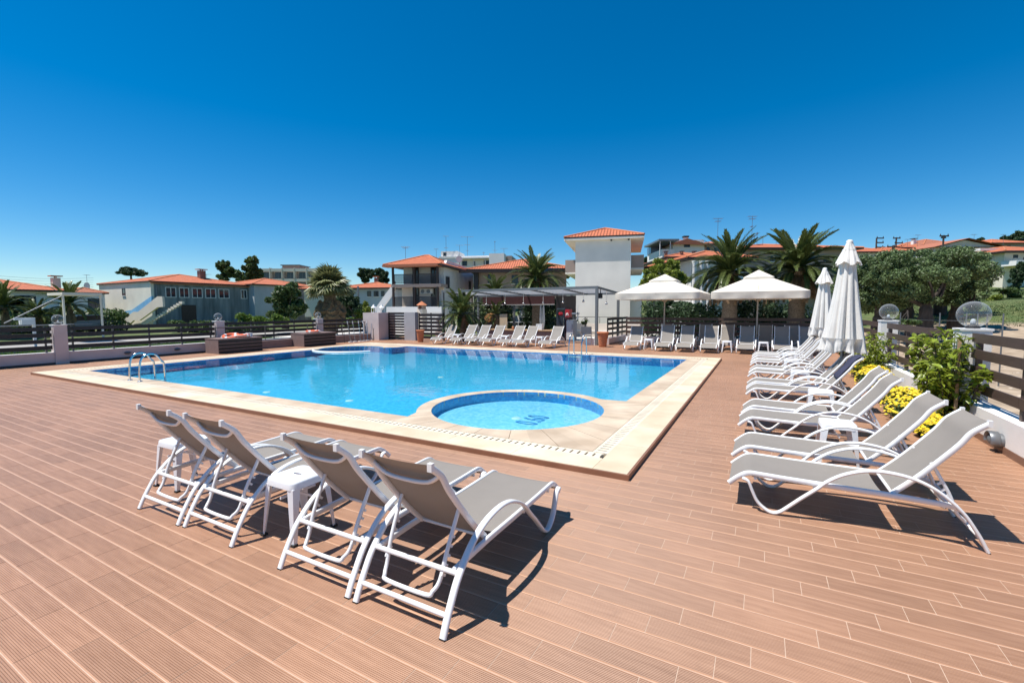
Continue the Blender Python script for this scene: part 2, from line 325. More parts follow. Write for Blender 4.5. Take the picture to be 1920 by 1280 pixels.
def smooth_path(pts, n=4):
    """Catmull-Rom through points"""
    P = [Vector(p) for p in pts]; out = []
    for i in range(len(P)-1):
        a, b, c, d = P[max(i-1,0)], P[i], P[i+1], P[min(i+2,len(P)-1)]
        for k in range(n):
            t = k/n; out.append(0.5*((2*b)+(c-a)*t+(2*a-5*b+4*c-d)*t*t+(3*b-a-3*c+d)*t**3))
    return out+[P[-1]]
random.seed(11)
ORD = ['first','second','third','fourth','fifth','sixth','seventh','eighth','ninth','tenth','eleventh','twelfth','thirteenth','fourteenth']

# ================================================================== SETTING
def sstep(a, b, x):
    t = np.clip((x-a)/(b-a), 0, 1); return t*t*(3-2*t)
def terrain_h(x, y):
    """flat round the pool, rising into a town hillside behind and to the right of it"""
    x = np.asarray(x, float); y = np.asarray(y, float); r = np.hypot(x, y); a = np.degrees(np.arctan2(x, y))
    right = sstep(-2, 14, a)
    h = right*(2.4*sstep(15, 45, r) + 2.8*sstep(45, 90, r))
    h += (1-right)*4.0*sstep(48, 85, r)*sstep(-34, -22, a)
    h += 5.0*sstep(105, 150, r)*sstep(-66, -60, a)*(1-sstep(-48, -42, a))
    return h - 0.16
def make_ground():
    g = np.concatenate([np.linspace(-900, -130, 18), np.linspace(-125, 125, 101), np.linspace(130, 900, 18)]); n = len(g)
    X, Y = np.meshgrid(g, g); rng = np.random.RandomState(3)
    Z = terrain_h(X, Y) + np.where(np.hypot(X, Y) > 28, rng.normal(0, 0.05, X.shape), 0)
    inside = (X > -19) & (X < 2.2) & (Y > -3) & (Y < 22); Z = np.where(inside, Z-1.4, Z)
    vs = np.stack([X, Y, Z], -1).reshape(-1, 3)
    i = np.arange(n*n).reshape(n, n); fs = np.stack([i[:-1,:-1], i[:-1,1:], i[1:,1:], i[1:,:-1]], -1).reshape(-1, 4)
    me = bpy.data.meshes.new('ground'); me.from_pydata(vs.tolist(), [], fs.tolist()); me.polygons.foreach_set('use_smooth', [True]*len(fs))
    m = mat('ground', (0.36, 0.27, 0.185), 0.95, bump=0.6, bscale=6); nd, l = m.node_tree.nodes, m.node_tree.links; b = nd['Principled BSDF']
    ge = nd.new('ShaderNodeNewGeometry'); sx = nd.new('ShaderNodeSeparateXYZ'); l.new(ge.outputs['Position'], sx.inputs[0])
    for t in nd:
        if t.type == 'TEX_NOISE': l.new(ge.outputs['Position'], t.inputs['Vector'])
    n1 = nd.new('ShaderNodeTexNoise'); n1.inputs['Scale'].default_value = 0.22; n1.inputs['Detail'].default_value = 8; n1.inputs['Roughness'].default_value = 0.65; l.new(ge.outputs['Position'], n1.inputs['Vector'])
    n2 = nd.new('ShaderNodeTexNoise'); n2.inputs['Scale'].default_value = 2.6; n2.inputs['Detail'].default_value = 8; l.new(ge.outputs['Position'], n2.inputs['Vector'])
    soil = nd.new('ShaderNodeValToRGB'); e = soil.color_ramp.elements; e[0].position = .3; e[0].color = (0.27, 0.20, 0.135, 1); e[1].position = .7; e[1].color = (0.44, 0.345, 0.245, 1); l.new(n2.outputs['Fac'], soil.inputs[0])
    gr = nd.new('ShaderNodeValToRGB'); e = gr.color_ramp.elements; e[0].position = .35; e[0].color = (0.055, 0.10, 0.02, 1); e[1].position = .72; e[1].color = (0.15, 0.15, 0.05, 1); l.new(n2.outputs['Fac'], gr.inputs[0])
    # grass takes over away from the bare plot beside the pool
    mr = nd.new('ShaderNodeMapRange'); mr.inputs[1].default_value = 24; mr.inputs[2].default_value = 31; l.new(sx.outputs['Y'], mr.inputs[0])
    lf = nd.new('ShaderNodeMapRange'); lf.inputs[1].default_value = -4; lf.inputs[2].default_value = -10; l.new(sx.outputs['X'], lf.inputs[0])
    mx = nd.new('ShaderNodeMath'); mx.operation = 'MAXIMUM'; l.new(mr.outputs[0], mx.inputs[0]); l.new(lf.outputs[0], mx.inputs[1])
    th = nd.new('ShaderNodeMath'); th.operation = 'MULTIPLY_ADD'; th.inputs[1].default_value = 1.15; th.inputs[2].default_value = -0.62; l.new(mx.outputs[0], th.inputs[0])
    ad = nd.new('ShaderNodeMath'); ad.operation = 'ADD'; l.new(th.outputs[0], ad.inputs[0]); l.new(n1.outputs['Fac'], ad.inputs[1])
    st = nd.new('ShaderNodeMapRange'); st.inputs[1].default_value = 0.40; st.inputs[2].default_value = 0.60; l.new(ad.outputs[0], st.inputs[0])
    mi = nd.new('ShaderNodeMix'); mi.data_type = 'RGBA'; l.new(st.outputs[0], mi.inputs[0]); l.new(soil.outputs[0], mi.inputs[6]); l.new(gr.outputs[0], mi.inputs[7]); l.new(mi.outputs[2], b.inputs['Base Color'])
    me.materials.append(m); struct(obj('ground', me))
make_ground()

# ---- deck: staggered ribbed plank tiles on a grout bed
TW, TL, TS = 0.152, 0.493, 0.150
OX0, OX1, OY0, OY1 = -17.0, -1.12, 4.413, 16.40            # outer edge of the pool apron
def make_deck():
    X0, X1, Y0, Y1 = -19.52, 2.52, -3.2, 20.0
    bed = MB()
    for a, b, c, d in ((X0, X1, Y0, OY0), (X0, X1, OY1, Y1+2.6), (X0, OX0, OY0, OY1), (OX1, X1, OY0, OY1)): bed.box(a, b, c, d, -0.12, -0.0016)
    deck = struct(bed.build('deck', 'grout'))
    g, m = 0.0016, 0.0075
    def tile(x0, x1, y0, y1):
        a, b = x0+g*1.35, x1-g*1.35; c, d = y0+g*.6, y1-g*.6; mm = min(m, (d-c)*0.3)
        v = [(a,c,-.0018),(b,c,-.0018),(a,c+mm,0),(b,c+mm,0),(a,d-mm,0),(b,d-mm,0),(a,d,-.0018),(b,d,-.0018),
             (a,c,-.004),(b,c,-.004),(a,d,-.004),(b,d,-.004)]
        f = [(0,1,3,2),(2,3,5,4),(4,5,7,6),(8,9,1,0),(7,11,10,6),(8,0,2,4,6,10),(9,11,7,5,3,1)]
        return v, f, [1,0,1,1,1,0,0]
    full, part = [], []
    i0 = int(math.floor((2.637-(Y1+2.5))/TW)); i1 = int(math.ceil((2.637-Y0)/TW))
    for i in range(i0, i1):
        yt = 2.637-i*TW; yb = yt-TW
        if yb < Y0: continue
        jx = 0.156-TS*i; k0 = math.floor((X0-jx)/TL)
        for k in range(k0, k0+60):
            a = jx+k*TL; b = a+TL
            if b <= X0 or a >= X1: continue
            ca, cb = max(a, X0), min(b, X1); pieces = [(ca, cb, yb, yt)]
            if yt > OY0 and yb < OY1 and cb > OX0 and ca < OX1:
                pieces = []
                if yb < OY0: pieces.append((ca, cb, yb, OY0))
                if yt > OY1: pieces.append((ca, cb, OY1, yt))
                yy0, yy1 = max(yb, OY0), min(yt, OY1)
                if ca < OX0: pieces.append((ca, OX0, yy0, yy1))
                if cb > OX1: pieces.append((OX1, cb, yy0, yy1))
            for p in pieces:
                if p[1]-p[0] < 0.012 or p[3]-p[2] < 0.012: continue
                (full if abs(p[1]-p[0]-TL) < 1e-6 and abs(p[3]-p[2]-TW) < 1e-6 else part).append(p)
    inv = cam.matrix_world.inverted()
    def score(p):
        cx, cy = (p[0]+p[1])/2, (p[2]+p[3])/2; q = inv @ Vector((cx, cy, 0))
        if q.z > -0.3: return 0
        u, v = q.x/-q.z, q.y/-q.z
        if abs(u) > 960/FPX or abs(v) > 640/FPX: return 0
        return CAMH/(-q.z)**3
    full.sort(key=score, reverse=True)
    v, f, mi = tile(0, TL, 0, TW); me = bpy.data.meshes.new('plank_tile'); me.from_pydata(v, [], f)
    me.materials.append(MATS['deck_tile']); me.materials.append(MATS['deck_edge']); me.polygons.foreach_set('material_index', mi)
    for p in full[:300]: obj('plank_tile', me, deck, (p[0], p[2], 0))
    V, F, MI = [], [], []
    for p in full[300:]+part:
        v, f, mi = tile(*p); o = len(V); V += v; F += [tuple(q+o for q in t) for t in f]; MI += mi
    me = bpy.data.meshes.new('plank_tiles'); me.from_pydata(V, [], F); me.materials.append(MATS['deck_tile_mass']); me.materials.append(MATS['deck_edge']); me.polygons.foreach_set('material_index', MI)
    struct(obj('plank_tiles', me, deck), 'stuff')
make_deck()

# ---- pool
AZ, WZ = 0.06, 0.040                                         # apron top, water level
KC, KR, KO = (-3.53, 6.63), 1.42, 1.66                       # paddling pool centre, radius, outer edge of its rim
JC, JR = (-15.10, 13.50), 1.30                               # whirlpool corner
def arc(c, r, a0, a1, n): return [(c[0]+r*math.cos(R(a0+(a1-a0)*i/n)), c[1]+r*math.sin(R(a0+(a1-a0)*i/n))) for i in range(n+1)]
PX0, PX1, PY0, PY1 = -16.05, -2.06, 5.27, 15.42
POOL = [(PX0, PY0), (-4.72, PY0)] + arc(KC, KO, 221, 53, 28) + [(PX1, 7.97), (PX1, PY1), (-13.75, PY1), (-13.75, 14.45)] + arc(JC, JR, 48, 222, 30) + [(PX0, 12.45)]
def basin(name, poly, zf, wallmat, floormat, z1=AZ-0.004, band=.13):
    b = MB(); k = len(poly)
    b._add([(x,y,zf) for x,y in poly], [tuple(range(k))], 1)
    zb = z1-band
    b._add([(x,y,zf) for x,y in poly]+[(x,y,zb) for x,y in poly], [(i,k+i,k+(i+1)%k,(i+1)%k) for i in range(k)], 1)
    b._add([(x,y,zb) for x,y in poly]+[(x,y,z1) for x,y in poly], [(i,k+i,k+(i+1)%k,(i+1)%k) for i in range(k)], 0)
    return struct(b.build(name, [wallmat, floormat]))
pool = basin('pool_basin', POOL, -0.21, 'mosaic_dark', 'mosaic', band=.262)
KPOLY = arc(KC, KR, 0, 360, 64)[:-1]
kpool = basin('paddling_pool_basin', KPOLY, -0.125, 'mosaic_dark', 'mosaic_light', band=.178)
struct(MB().poly([(x,y,WZ) for x,y in POOL]).build('water', 'water'))
struct(MB().poly([(x,y,WZ) for x,y in KPOLY]).build('water', 'water'))
for px, py, par, z in ((655, 751, pool, -.21), (826, 707, pool, -.21), (968, 784, kpool, -.125), (500, 735, pool, -.21)):
    p = at(px, py, z=z); MB().lathe([(0.0, .012), (.07, .012), (.085, .0)], 14).build('inlet_cover', 'white_plastic', par, (p.x, p.y, z))
# mosaic depth figures on the paddling pool floor
fc = bpy.data.curves.new('depth_figures', 'FONT'); fc.body = '0.60'; fc.size = 0.56; fc.extrude = 0.002; fc.space_character = 1.05; fc.materials.append(MATS['mark_blue'])
fo = obj('depth_figures', fc, kpool); p = at(1003, 797, z=-.12); fo.location = (p.x, p.y, -.122); fo.rotation_euler = (0, 0, R(90)); fo.scale = (.62, 1, 1)

apron = struct(MB().box(OX0+.3, OX1-.3, OY0+.3, OY0+.5, -.1, .012).box(OX0+.3, OX1-.3, OY1-.6, OY1-.3, -.1, .012).box(OX0+.3, OX0+.5, OY0+.5, OY1-.6, -.1, .012).box(OX1-.6, OX1-.3, OY0+.5, OY1-.6, -.1, .012).build('pool_apron', 'black'))
fa = MB(); t = .02
fa.box(OX0-t, OX1+t, OY0-t, OY0, -.01, AZ-.003).box(OX0-t, OX1+t, OY1, OY1+t, -.01, AZ-.003).box(OX0-t, OX0, OY0, OY1, -.01, AZ-.003).box(OX1, OX1+t, OY0, OY1, -.01, AZ-.003)
fa.build('edge_board', 'fascia', apron)
_slabs = {}
def slab(x0, x1, y0, y1, m, name='slab', z0=-.02, z1=AZ, g=.0018):
    key = (round(x1-x0, 3), round(y1-y0, 3), m, z0)
    if key not in _slabs: _slabs[key] = MB().box(g, x1-x0-g, g, y1-y0-g, z0, z1).mesh(name, m)
    return obj(name, _slabs[key], apron, (x0, y0, 0))
def strip(x0, x1, y0, y1, n, m, name='slab', along='x'):
    for i in range(n):
        if along == 'x': slab(x0+(x1-x0)*i/n, x0+(x1-x0)*(i+1)/n, y0, y1, m, name)
        else: slab(x0, x1, y0+(y1-y0)*i/n, y0+(y1-y0)*(i+1)/n, m, name)
B1, B2 = .36, .54
strip(OX0, OX1-B1, OY0, OY0+B1, 16, 'apron_cream'); strip(OX0+B1, OX1, OY1-B1, OY1, 16, 'apron_cream')
strip(OX1-B1, OX1, OY0, OY1-B1, 12, 'apron_cream', along='y'); strip(OX0, OX0+B1, OY0+B1, OY1, 12, 'apron_cream', along='y')
IX0, IX1, IY0, IY1 = OX0+B2, OX1-B2, OY0+B2, OY1-B2
strip(IX0, -4.72, IY0, PY0, 18, 'coping'); strip(PX1, IX1, 7.97, IY1, 12, 'coping', along='y')
strip(-13.75, PX1, PY1, IY1, 18, 'coping'); strip(IX0, PX0, PY0, 12.45, 11, 'coping', along='y')
def sector_slabs(c, inner, bound, a0, a1, n):
    """slabs between a round pool edge and a polygon boundary"""
    def hit(a):
        d = Vector((math.cos(a), math.sin(a))); best = 1e9
        for i in range(len(bound)-1):
            p = Vector(bound[i])-Vector(c); q = Vector(bound[i+1])-Vector(c); e = q-p; den = d.x*e.y-d.y*e.x
            if abs(den) < 1e-9: continue
            t = (p.x*e.y-p.y*e.x)/den; s = (p.x*d.y-p.y*d.x)/den
            if t > 0 and -1e-6 <= s <= 1+1e-6: best = min(best, t)
        return best if best < 50 else inner+.2
    corner = [math.degrees(math.atan2(p[1]-c[1], p[0]-c[0])) % 360 for p in bound]
    for i in range(n):
        s0, s1 = a0+(a1-a0)*i/n, a0+(a1-a0)*(i+1)/n
        ang = [s0+(s1-s0)*k/4 for k in range(5)]+[q+360*k for q in corner for k in (-1, 0, 1) if s0+.1 < q+360*k < s1-.1]; ang.sort()
        ang[0] += .12; ang[-1] -= .12
        P = [(c[0]+inner*math.cos(R(a)), c[1]+inner*math.sin(R(a))) for a in ang]
        Q = [(c[0]+(hit(R(a))-.0018)*math.cos(R(a)), c[1]+(hit(R(a))-.0018)*math.sin(R(a))) for a in ang]
        b = MB(); k = len(ang)
        for j in range(k-1): b.prism([P[j], Q[j], Q[j+1], P[j+1]], -.02, AZ)
        b.build('slab', 'coping', apron)
kb = arc(KC, KO, 52, 221, 40) + [(-4.72, PY0), (-4.72, IY0), (IX1, IY0), (IX1, 7.97), (PX1, 7.97)] + arc(KC, KO, 52, 52.5, 1)
sector_slabs(KC, KR, kb, 0, 360, 22)
jb = [(-13.75, 14.45), (-13.75, IY1), (IX0, IY1), (IX0, 12.45), (PX0, 12.45)]
sector_slabs(JC, JR, jb, 45, 226, 10)
# overflow grating: cream bars with open slots between them
bars = []
GP = 0.09; gx0, gx1, gy0, gy1 = OX0+B1, OX1-B1, OY0+B1, OY1-B1
for i in range(int((gx1-gx0)/GP)): bars += [(gx0+i*GP, gy0, 0), (gx0+i*GP, IY1, 0)]
for i in range(int((IY1-IY0)/GP)): bars += [(IX1, IY0+i*GP, 1), (gx0, IY0+i*GP, 1)]
w_ = B2-B1
bm0 = MB().box(.012, GP-.012, .002, w_-.002, .01, AZ-.003).box(0, .012, .002, .035, .01, AZ-.004).box(0, .012, w_-.035, w_-.002, .01, AZ-.004).box(GP-.012, GP, .002, .035, .01, AZ-.004).box(GP-.012, GP, w_-.035, w_-.002, .01, AZ-.004).mesh('grate_bar', 'grate')
bm1 = MB().box(.002, w_-.002, .012, GP-.012, .01, AZ-.003).box(.002, .035, 0, .012, .01, AZ-.004).box(w_-.035, w_-.002, 0, .012, .01, AZ-.004).box(.002, .035, GP-.012, GP, .01, AZ-.004).box(w_-.035, w_-.002, GP-.012, GP, .01, AZ-.004).mesh('grate_bar', 'grate')
bars.sort(key=lambda b: math.hypot(b[0], b[1]) + (6 if b[0] < -13 else 0))
for x, y, k in bars[:300]: obj('grate_bar', (bm0, bm1)[k], apron, (x, y, 0))
rest = MB()
for x, y, k in bars[300:]:
    if k == 0: rest.box(x+.012, x+GP-.012, y+.002, y+w_-.002, .01, AZ-.003)
    else: rest.box(x+.002, x+w_-.002, y+.012, y+GP-.012, .01, AZ-.003)
struct(rest.build('grating', 'grate', apron), 'stuff')
tag(MB().tube([(x, y, WZ+.004) for x, y in arc((-14.95, 13.55), 1.62, 228, 338, 26)], .045, 8).build('whirlpool_rim', 'white_plastic'), 'white curved rim at the water line round the whirlpool corner', 'pool rim')

# ================================================================== POOL LADDERS
def ladder(x, y, rz, label, hgt=0.62):
    t = thing('pool_ladder', label, 'ladder', (x, y, AZ), rz, 'steel pool ladders')
    for s in (-.24, .24):
        pts = smooth_path([(s, -.30, -.02), (s, -.30, .22), (s, -.26, hgt*.80), (s, -.14, hgt*.99), (s, .02, hgt*.97), (s, .14, hgt*.72), (s, .20, .30), (s, .21, -.50)], 5)
        h = MB().tube(pts, .0215, 10).build('handrail', 'steel', t); MB().lathe([(.05, 0), (.05, .012), (.026, .02)], 14, (s, -.30, 0)).build('base_flange', 'steel', h)
    for z in (-.08, -.30): MB().box(-.24, .24, .17, .24, z, z+.03).build('step', 'white_plastic', t)
ladder(-12.75, 5.30, 0, 'curved stainless steel ladder at the edge near the long left side of the pool')
ladder(-5.75, 15.37, PI, 'curved stainless steel ladder on the far edge in front of the bar loungers', .72)

# ================================================================== SUN LOUNGERS
ARM = [(.103,.262),(.147,.246),(.182,.165),(.215,.092),(.259,.045),(.319,.012),(.38,.025),(.449,.089),(.526,.167),(.634,.270),(.687,.328),(.765,.389),(.841,.430),(.925,.460),(1.03,.474),(1.154,.464),(1.259,.435),(1.353,.385),(1.433,.318),(1.504,.241),(1.557,.155),(1.598,.080),(1.632,.004)]
RAIL = [(0,.191),(.057,.245),(.108,.284),(.145,.300),(.196,.304),(.406,.298),(.636,.295),(.87,.293),(1.109,.292),(1.365,.283),(1.473,.274)]
BACK = [(0,0),(.125,.13),(.244,.272),(.358,.419),(.405,.497),(.440,.536),(.508,.590)]
def make_lounger(tilt=0.0):
    t = obj('sun_lounger', None); parts = []
    def P(name, b, m, par=None): o = b.build(name, m, par or t); return o
    HX = .3025
    sling_z = smooth_path([(0, y, z) for y, z in RAIL[:9]], 3)
    for s in (-1, 1):
        P('arm_leg', MB().sweep(smooth_path([(s*.315, y, z) for y, z in ARM], 3), rect(.042, .022, .32), side=(1, 0, 0)), 'white_metal')
        P('seat_rail', MB().sweep(smooth_path([(s*(HX-.028), y, z) for y, z in RAIL], 3), rect(.026, .040, .25), side=(1, 0, 0)), 'white_metal')
    n = len(sling_z); b = MB(); xs = np.linspace(-(HX-.035), HX-.035, 9); V = []
    for p in sling_z:
        for x in xs: V.append((x, p.y, p.z+.012-.016*(1-(x/(HX-.035))**2)*min(1, p.y*4+.15)))
    b._add(V, [(i*9+j, i*9+j+1, (i+1)*9+j+1, (i+1)*9+j) for i in range(n-2) for j in range(8)], 0, True); P('seat_sling', b, 'sling')
    c, s_ = math.cos(tilt), math.sin(tilt)
    bk = [(1.113+y*c-z*s_, .300+y*s_+z*c) for y, z in BACK]
    bp = smooth_path([(0, y, z) for y, z in bk], 3); fr = MB()
    for s in (-1, 1): fr.sweep([(s*(HX-.058), p.y, p.z) for p in bp], rect(.026, .036, .25), side=(1, 0, 0))
    top = bp[-5]; dn = bp[-7]
    fr.tube(smooth_path([(-(HX-.06), top.y, top.z), (-.15, dn.y+.012, dn.z-.03), (0, dn.y+.018, dn.z-.038), (.15, dn.y+.012, dn.z-.03), (HX-.06, top.y, top.z)], 4), .013, 8)
    fr.tube([(-(HX-.05), 1.113, .30), (HX-.05, 1.113, .30)], .012, 8)
    bf = P('back_frame', fr, 'white_metal')
    for s in (-1, 1): P('end_cap', MB().box(s*(HX-.058)-.0145, s*(HX-.058)+.0145, bk[-1][0]-.012, bk[-1][0]+.012, bk[-1][1]-.020, bk[-1][1]+.024), 'white_plastic', bf)
    b = MB(); V = []; n = len(bp); hw = HX-.068; xs = np.linspace(-hw, hw, 9)
    for p in bp:
        for x in xs: q = .013*(1-(x/hw)**2); V.append((x, p.y+.010+q*.6-.012, p.z+.012-q*.5))
    b._add(V, [(i*9+j, i*9+j+1, (i+1)*9+j+1, (i+1)*9+j) for i in range(n-1) for j in range(8)], 0, True); P('back_sling', b, 'sling')
    P('crossbar', MB().tube([(-.305, 1.478, .268), (.305, 1.478, .268)], .015, 8), 'white_metal')
    P('crossbar', MB().tube([(-.305, 1.588, .098), (.305, 1.588, .098)], .014, 8), 'white_metal')
    for y in (.62, .20): P('crossbar', MB().tube([(-.27, y, .262), (.27, y, .262)], .013, 8), 'white_metal')
    # ratchet bow that props the backrest
    k = .33; py, pz = bk[0][0]+(bk[3][0]-bk[0][0])*.62, bk[0][1]+(bk[3][1]-bk[0][1])*.62
    ey, ez = 1.545, .150
    sup = P('back_support', MB().tube(smooth_path([(-.215, py, pz), (-.205, py+(ey-py)*.5, pz+(ez-pz)*.5), (-.195, ey-.05, ez+.06), (-.175, ey-.008, ez+.012), (-.14, ey+.008, ez-.008), (.14, ey+.008, ez-.008), (.175, ey-.008, ez+.012), (.195, ey-.05, ez+.06), (.205, py+(ey-py)*.5, pz+(ez-pz)*.5), (.215, py, pz)], 4), .0125, 8), 'white_metal')
    d = Vector((0, ey-py, ez-pz)).normalized(); nn = Vector((0, -d.z, d.y)); nn = nn if nn.z < 0 else -nn
    for s in (-1, 1):
        rk = MB(); o = Vector((s*.207, py, pz))
        for i in range(5):
            q = o+d*(.13+.05*i); e = [q, q+d*.03, q+d*.034+nn*.034, q+d*.020+nn*.038, q+d*.016+nn*.018]
            for x in (0,): rk._add([p+Vector((-.005, 0, 0)) for p in e]+[p+Vector((.005, 0, 0)) for p in e], [(4,3,2,1,0),(5,6,7,8,9)]+[(j,(j+1)%5,5+(j+1)%5,5+j) for j in range(5)])
        P('ratchet', rk, 'white_plastic', sup)
    for s in (-1, 1): P('foot_cap', MB().box(s*.315-.019, s*.315+.019, 1.623, 1.643, 0, .007), 'rubber')
    return t
PROTO = {'low': make_lounger(0.0), 'high': make_lounger(R(11))}
def tree_list(o): return [(k, [g for g in k.children]) for k in o.children]
used = set()
def place_lounger(x, y, rz, label, group, kind='low'):
    """x,y: the foot end's middle, on the floor"""
    src = PROTO[kind]
    if kind in used: t = copy_tree(src)
    else: t = src; used.add(kind)
    t.location = (x, y, 0); t.rotation_euler = (0, 0, rz); tag(t, label, 'sun lounger', group); return t
bpy.context.view_layer.update()
# four with their backs to the camera
NL = ['beside the far stool, farthest of the four with turned backs', 'second of the four with turned backs, between both stools', 'third of the four with turned backs, beside the near stool', 'nearest of all, its back turned, before the pool corner']
for (xc, lab) in zip((-4.318, -3.605, -2.414, -1.706), NL):
    place_lounger(xc, 1.792+1.632+random.uniform(-.01, .01), PI+R(random.uniform(-.6, .6)), 'grey sling lounger '+lab, 'loungers with their backs to the deck corner')
# column along the flower wall, feet to the pool (near edge of each foot end)
RY = [4.272, 5.10, 6.473, 7.254, 8.90, 9.70, 11.24, 12.03, 13.48, 14.19, 15.25, 16.0]
for i, y in enumerate(RY):
    place_lounger(-.208+random.uniform(-.012, .012), y+.285, -PI/2+R(random.uniform(-.8, .8)), f'grey sling lounger along the flower bed wall, {ORD[i]} counted from the camera', 'loungers in the column along the flower wall')
# row in front of the bar
FX = [-13.93, -12.76, -11.93, -11.13, -10.05, -9.37, -8.10]
for i, x in enumerate(FX):
    place_lounger(x, 17.62+random.uniform(-.04, .04), R(random.uniform(-1.5, 1.5)), f'pale lounger in the row before the bar, {ORD[i]} from the terracotta pot', 'loungers in the row before the bar')
# row under the square parasols
GX = [(-4.65, 18.55, 3), (-3.42, 18.50, 0), (-2.62, 18.52, 0), (-1.72, 18.52, 0), (-.49, 18.70, 0), (.70, 18.95, 0), (1.55, 18.95, 0)]
for i, (x, y, a) in enumerate(GX):
    place_lounger(x, y, R(a+random.uniform(-1, 1)), f'lounger half shaded by the square parasols, {ORD[i]} counted from the bar', 'loungers under the square parasols', 'low' if i == 0 else 'high')
for i, x in enumerate((-3.75, -2.1, -1.25, .15, 1.1)):
    place_lounger(x, 20.15, R(random.uniform(-1, 1)), f'shaded lounger in the back row by the slat fence, {ORD[i]} from the bar', 'loungers in the back row by the fence', 'high')

# ================================================================== STOOLS
def make_stool():
    t = obj('metal_stool', None); h = .45; a = .155; r = .045
    def rr(a, r, n=5): return [(sx*(a-r)+r*math.cos(R(q0+90*i/n)), sy*(a-r)+r*math.sin(R(q0+90*i/n))) for sx, sy, q0 in ((1,1,0),(-1,1,90),(-1,-1,180),(1,-1,270)) for i in range(n+1)]
    ring = lambda s, z, hole=False: [(x*s, y*s, z) for x, y in rr(a, r)]
    slot = [(.045*math.cos(2*PI*i/24)*1.0, .014*math.sin(2*PI*i/24), h) for i in range(24)]
    b = MB(); k = 24; loops = [ring(1.06, h-.055), ring(1.035, h-.014), ring(1.01, h-.003), ring(.96, h), slot, [(x, y, h-.012) for x, y, z in slot]]
    V = [p for L in loops for p in L]
    # roll the slot ring so that its vertices face the corners of the rim
    Q = lambda js: [(j*k+i, j*k+(i+1)%k, (j+1)*k+(i+1)%k, (j+1)*k+i) for j in js for i in range(k)]
    b._add(V[:4*k], Q(range(3)), 0, True); b._add(V[3*k:5*k], Q([0]), 0, False); b._add(V[4*k:], Q([0]), 0, False)
    seat = b.build('seat', 'stool_paint', t)
    for sx, sy in ((1,1),(-1,1),(-1,-1),(1,-1)):
        b = MB(); tw, bw = .062, .030; T = a*1.045; B = .188
        # folded sheet leg: two tapering flanges meeting at a rounded outer edge
        def pt(f, z0, e, w):
            cx, cy = T+(B-T)*(1-f), T+(B-T)*(1-f); ww = bw+(tw-bw)*f
            return {'x': (cx-ww*w, cy-e), 'y': (cx-e, cy-ww*w), 'c': (cx-.006-e, cy-.006-e)}
        V = []; zs = (.012, .14, .28, h-.05)
        for z in zs:
            f = (z-.012)/(h-.062); o = pt(f, z, 0, 1); i_ = pt(f, z, .006, 1)
            for q in (o['x'], o['c'], o['y'], i_['y'], i_['c'], i_['x']): V.append((sx*q[0], sy*q[1], z))
        F = [(j*6+i, j*6+(i+1)%6, (j+1)*6+(i+1)%6, (j+1)*6+i) for j in range(3) for i in range(6)]+[(0,1,4,5),(1,2,3,4),(18,19,22,23),(19,20,21,22)]
        if sx*sy < 0: F = [f[::-1] for f in F]
        b._add(V, F); lg = b.build('leg', 'stool_paint', t)
        MB().box(-.019, .019, -.019, .019, 0, .016).build('rubber_foot', 'rubber', lg, (sx*(B-.013), sy*(B-.013), 0))
    MB().box(-.15, .15, -.006, .006, .30, .315).box(-.006, .006, -.15, .15, .302, .317).build('brace', 'stool_paint', t)
    return t
SP = make_stool(); bpy.context.view_layer.update(); s_used = [False]
def place_stool(x, y, label, rz=0):
    t = SP if not s_used[0] else copy_tree(SP); s_used[0] = True
    t.location = (x, y, 0); t.rotation_euler = (0, 0, rz); tag(t, label, 'stool', 'white metal stools'); return t
place_stool(-3.075, 2.195, 'white metal stool between the second and third loungers with turned backs')
place_stool(-4.93, 2.30, 'white metal stool half behind the farthest lounger with turned back', R(3))
for i, (x, y) in enumerate(((.77, 6.05), (.83, 8.28), (.72, 10.75), (.69, 13.0), (.71, 14.90))):
    place_stool(x, y, f'white metal stool between the flower wall loungers, {ORD[i]} from the camera', R(random.uniform(-4, 4)))
for i, (x, y) in enumerate(((-13.32, 18.6), (-10.55, 18.6), (-8.72, 18.6))): place_stool(x, y, f'white stool in the row before the bar, {ORD[i]} from the terracotta pot')
for i, (x, y) in enumerate(((-4.03, 19.1), (-1.12, 19.25), (.10, 19.2))): place_stool(x, y, f'white stool between loungers under the square parasols, {ORD[i]} from the bar')

# ================================================================== WALLS, FENCES, PILLARS, GLOBE LAMPS
def slat_fence(name, label, a, b, posts, slats, sh, mslat, mpost, ptop, pbot, th=.022, pw=.045, group='slat fences on the low walls', rail=False):
    """posts at fractions of the way a->b; every slat bay is a piece of its own"""
    a = Vector((*a, 0)); b = Vector((*b, 0)); L = (b-a).length; rz = math.atan2(b.y-a.y, b.x-a.x)
    t = thing(name, label, 'fence', a, rz, group)
    ps = sorted(posts)
    pm = MB().box(-pw/2, pw/2, -pw/2, pw/2, pbot, ptop).mesh('post', mpost); cache = {}
    for p in ps: obj('post', pm, t, (p, 0, 0))
    e = [0]+ps+[L]
    for i in range(len(e)-1):
        if e[i+1]-e[i] < .08: continue
        key = round(e[i+1]-e[i], 2)
        for z in slats:
            if (key, sh) not in cache: cache[(key, sh)] = MB().box(.002, e[i+1]-e[i]-.002, -th/2, th/2, -sh/2, sh/2).mesh('slat', mslat)
            obj('slat', cache[(key, sh)], t, (e[i], -pw/2-th/2-.002 if not rail else 0, z+random.uniform(-.003, .003)))
    return t
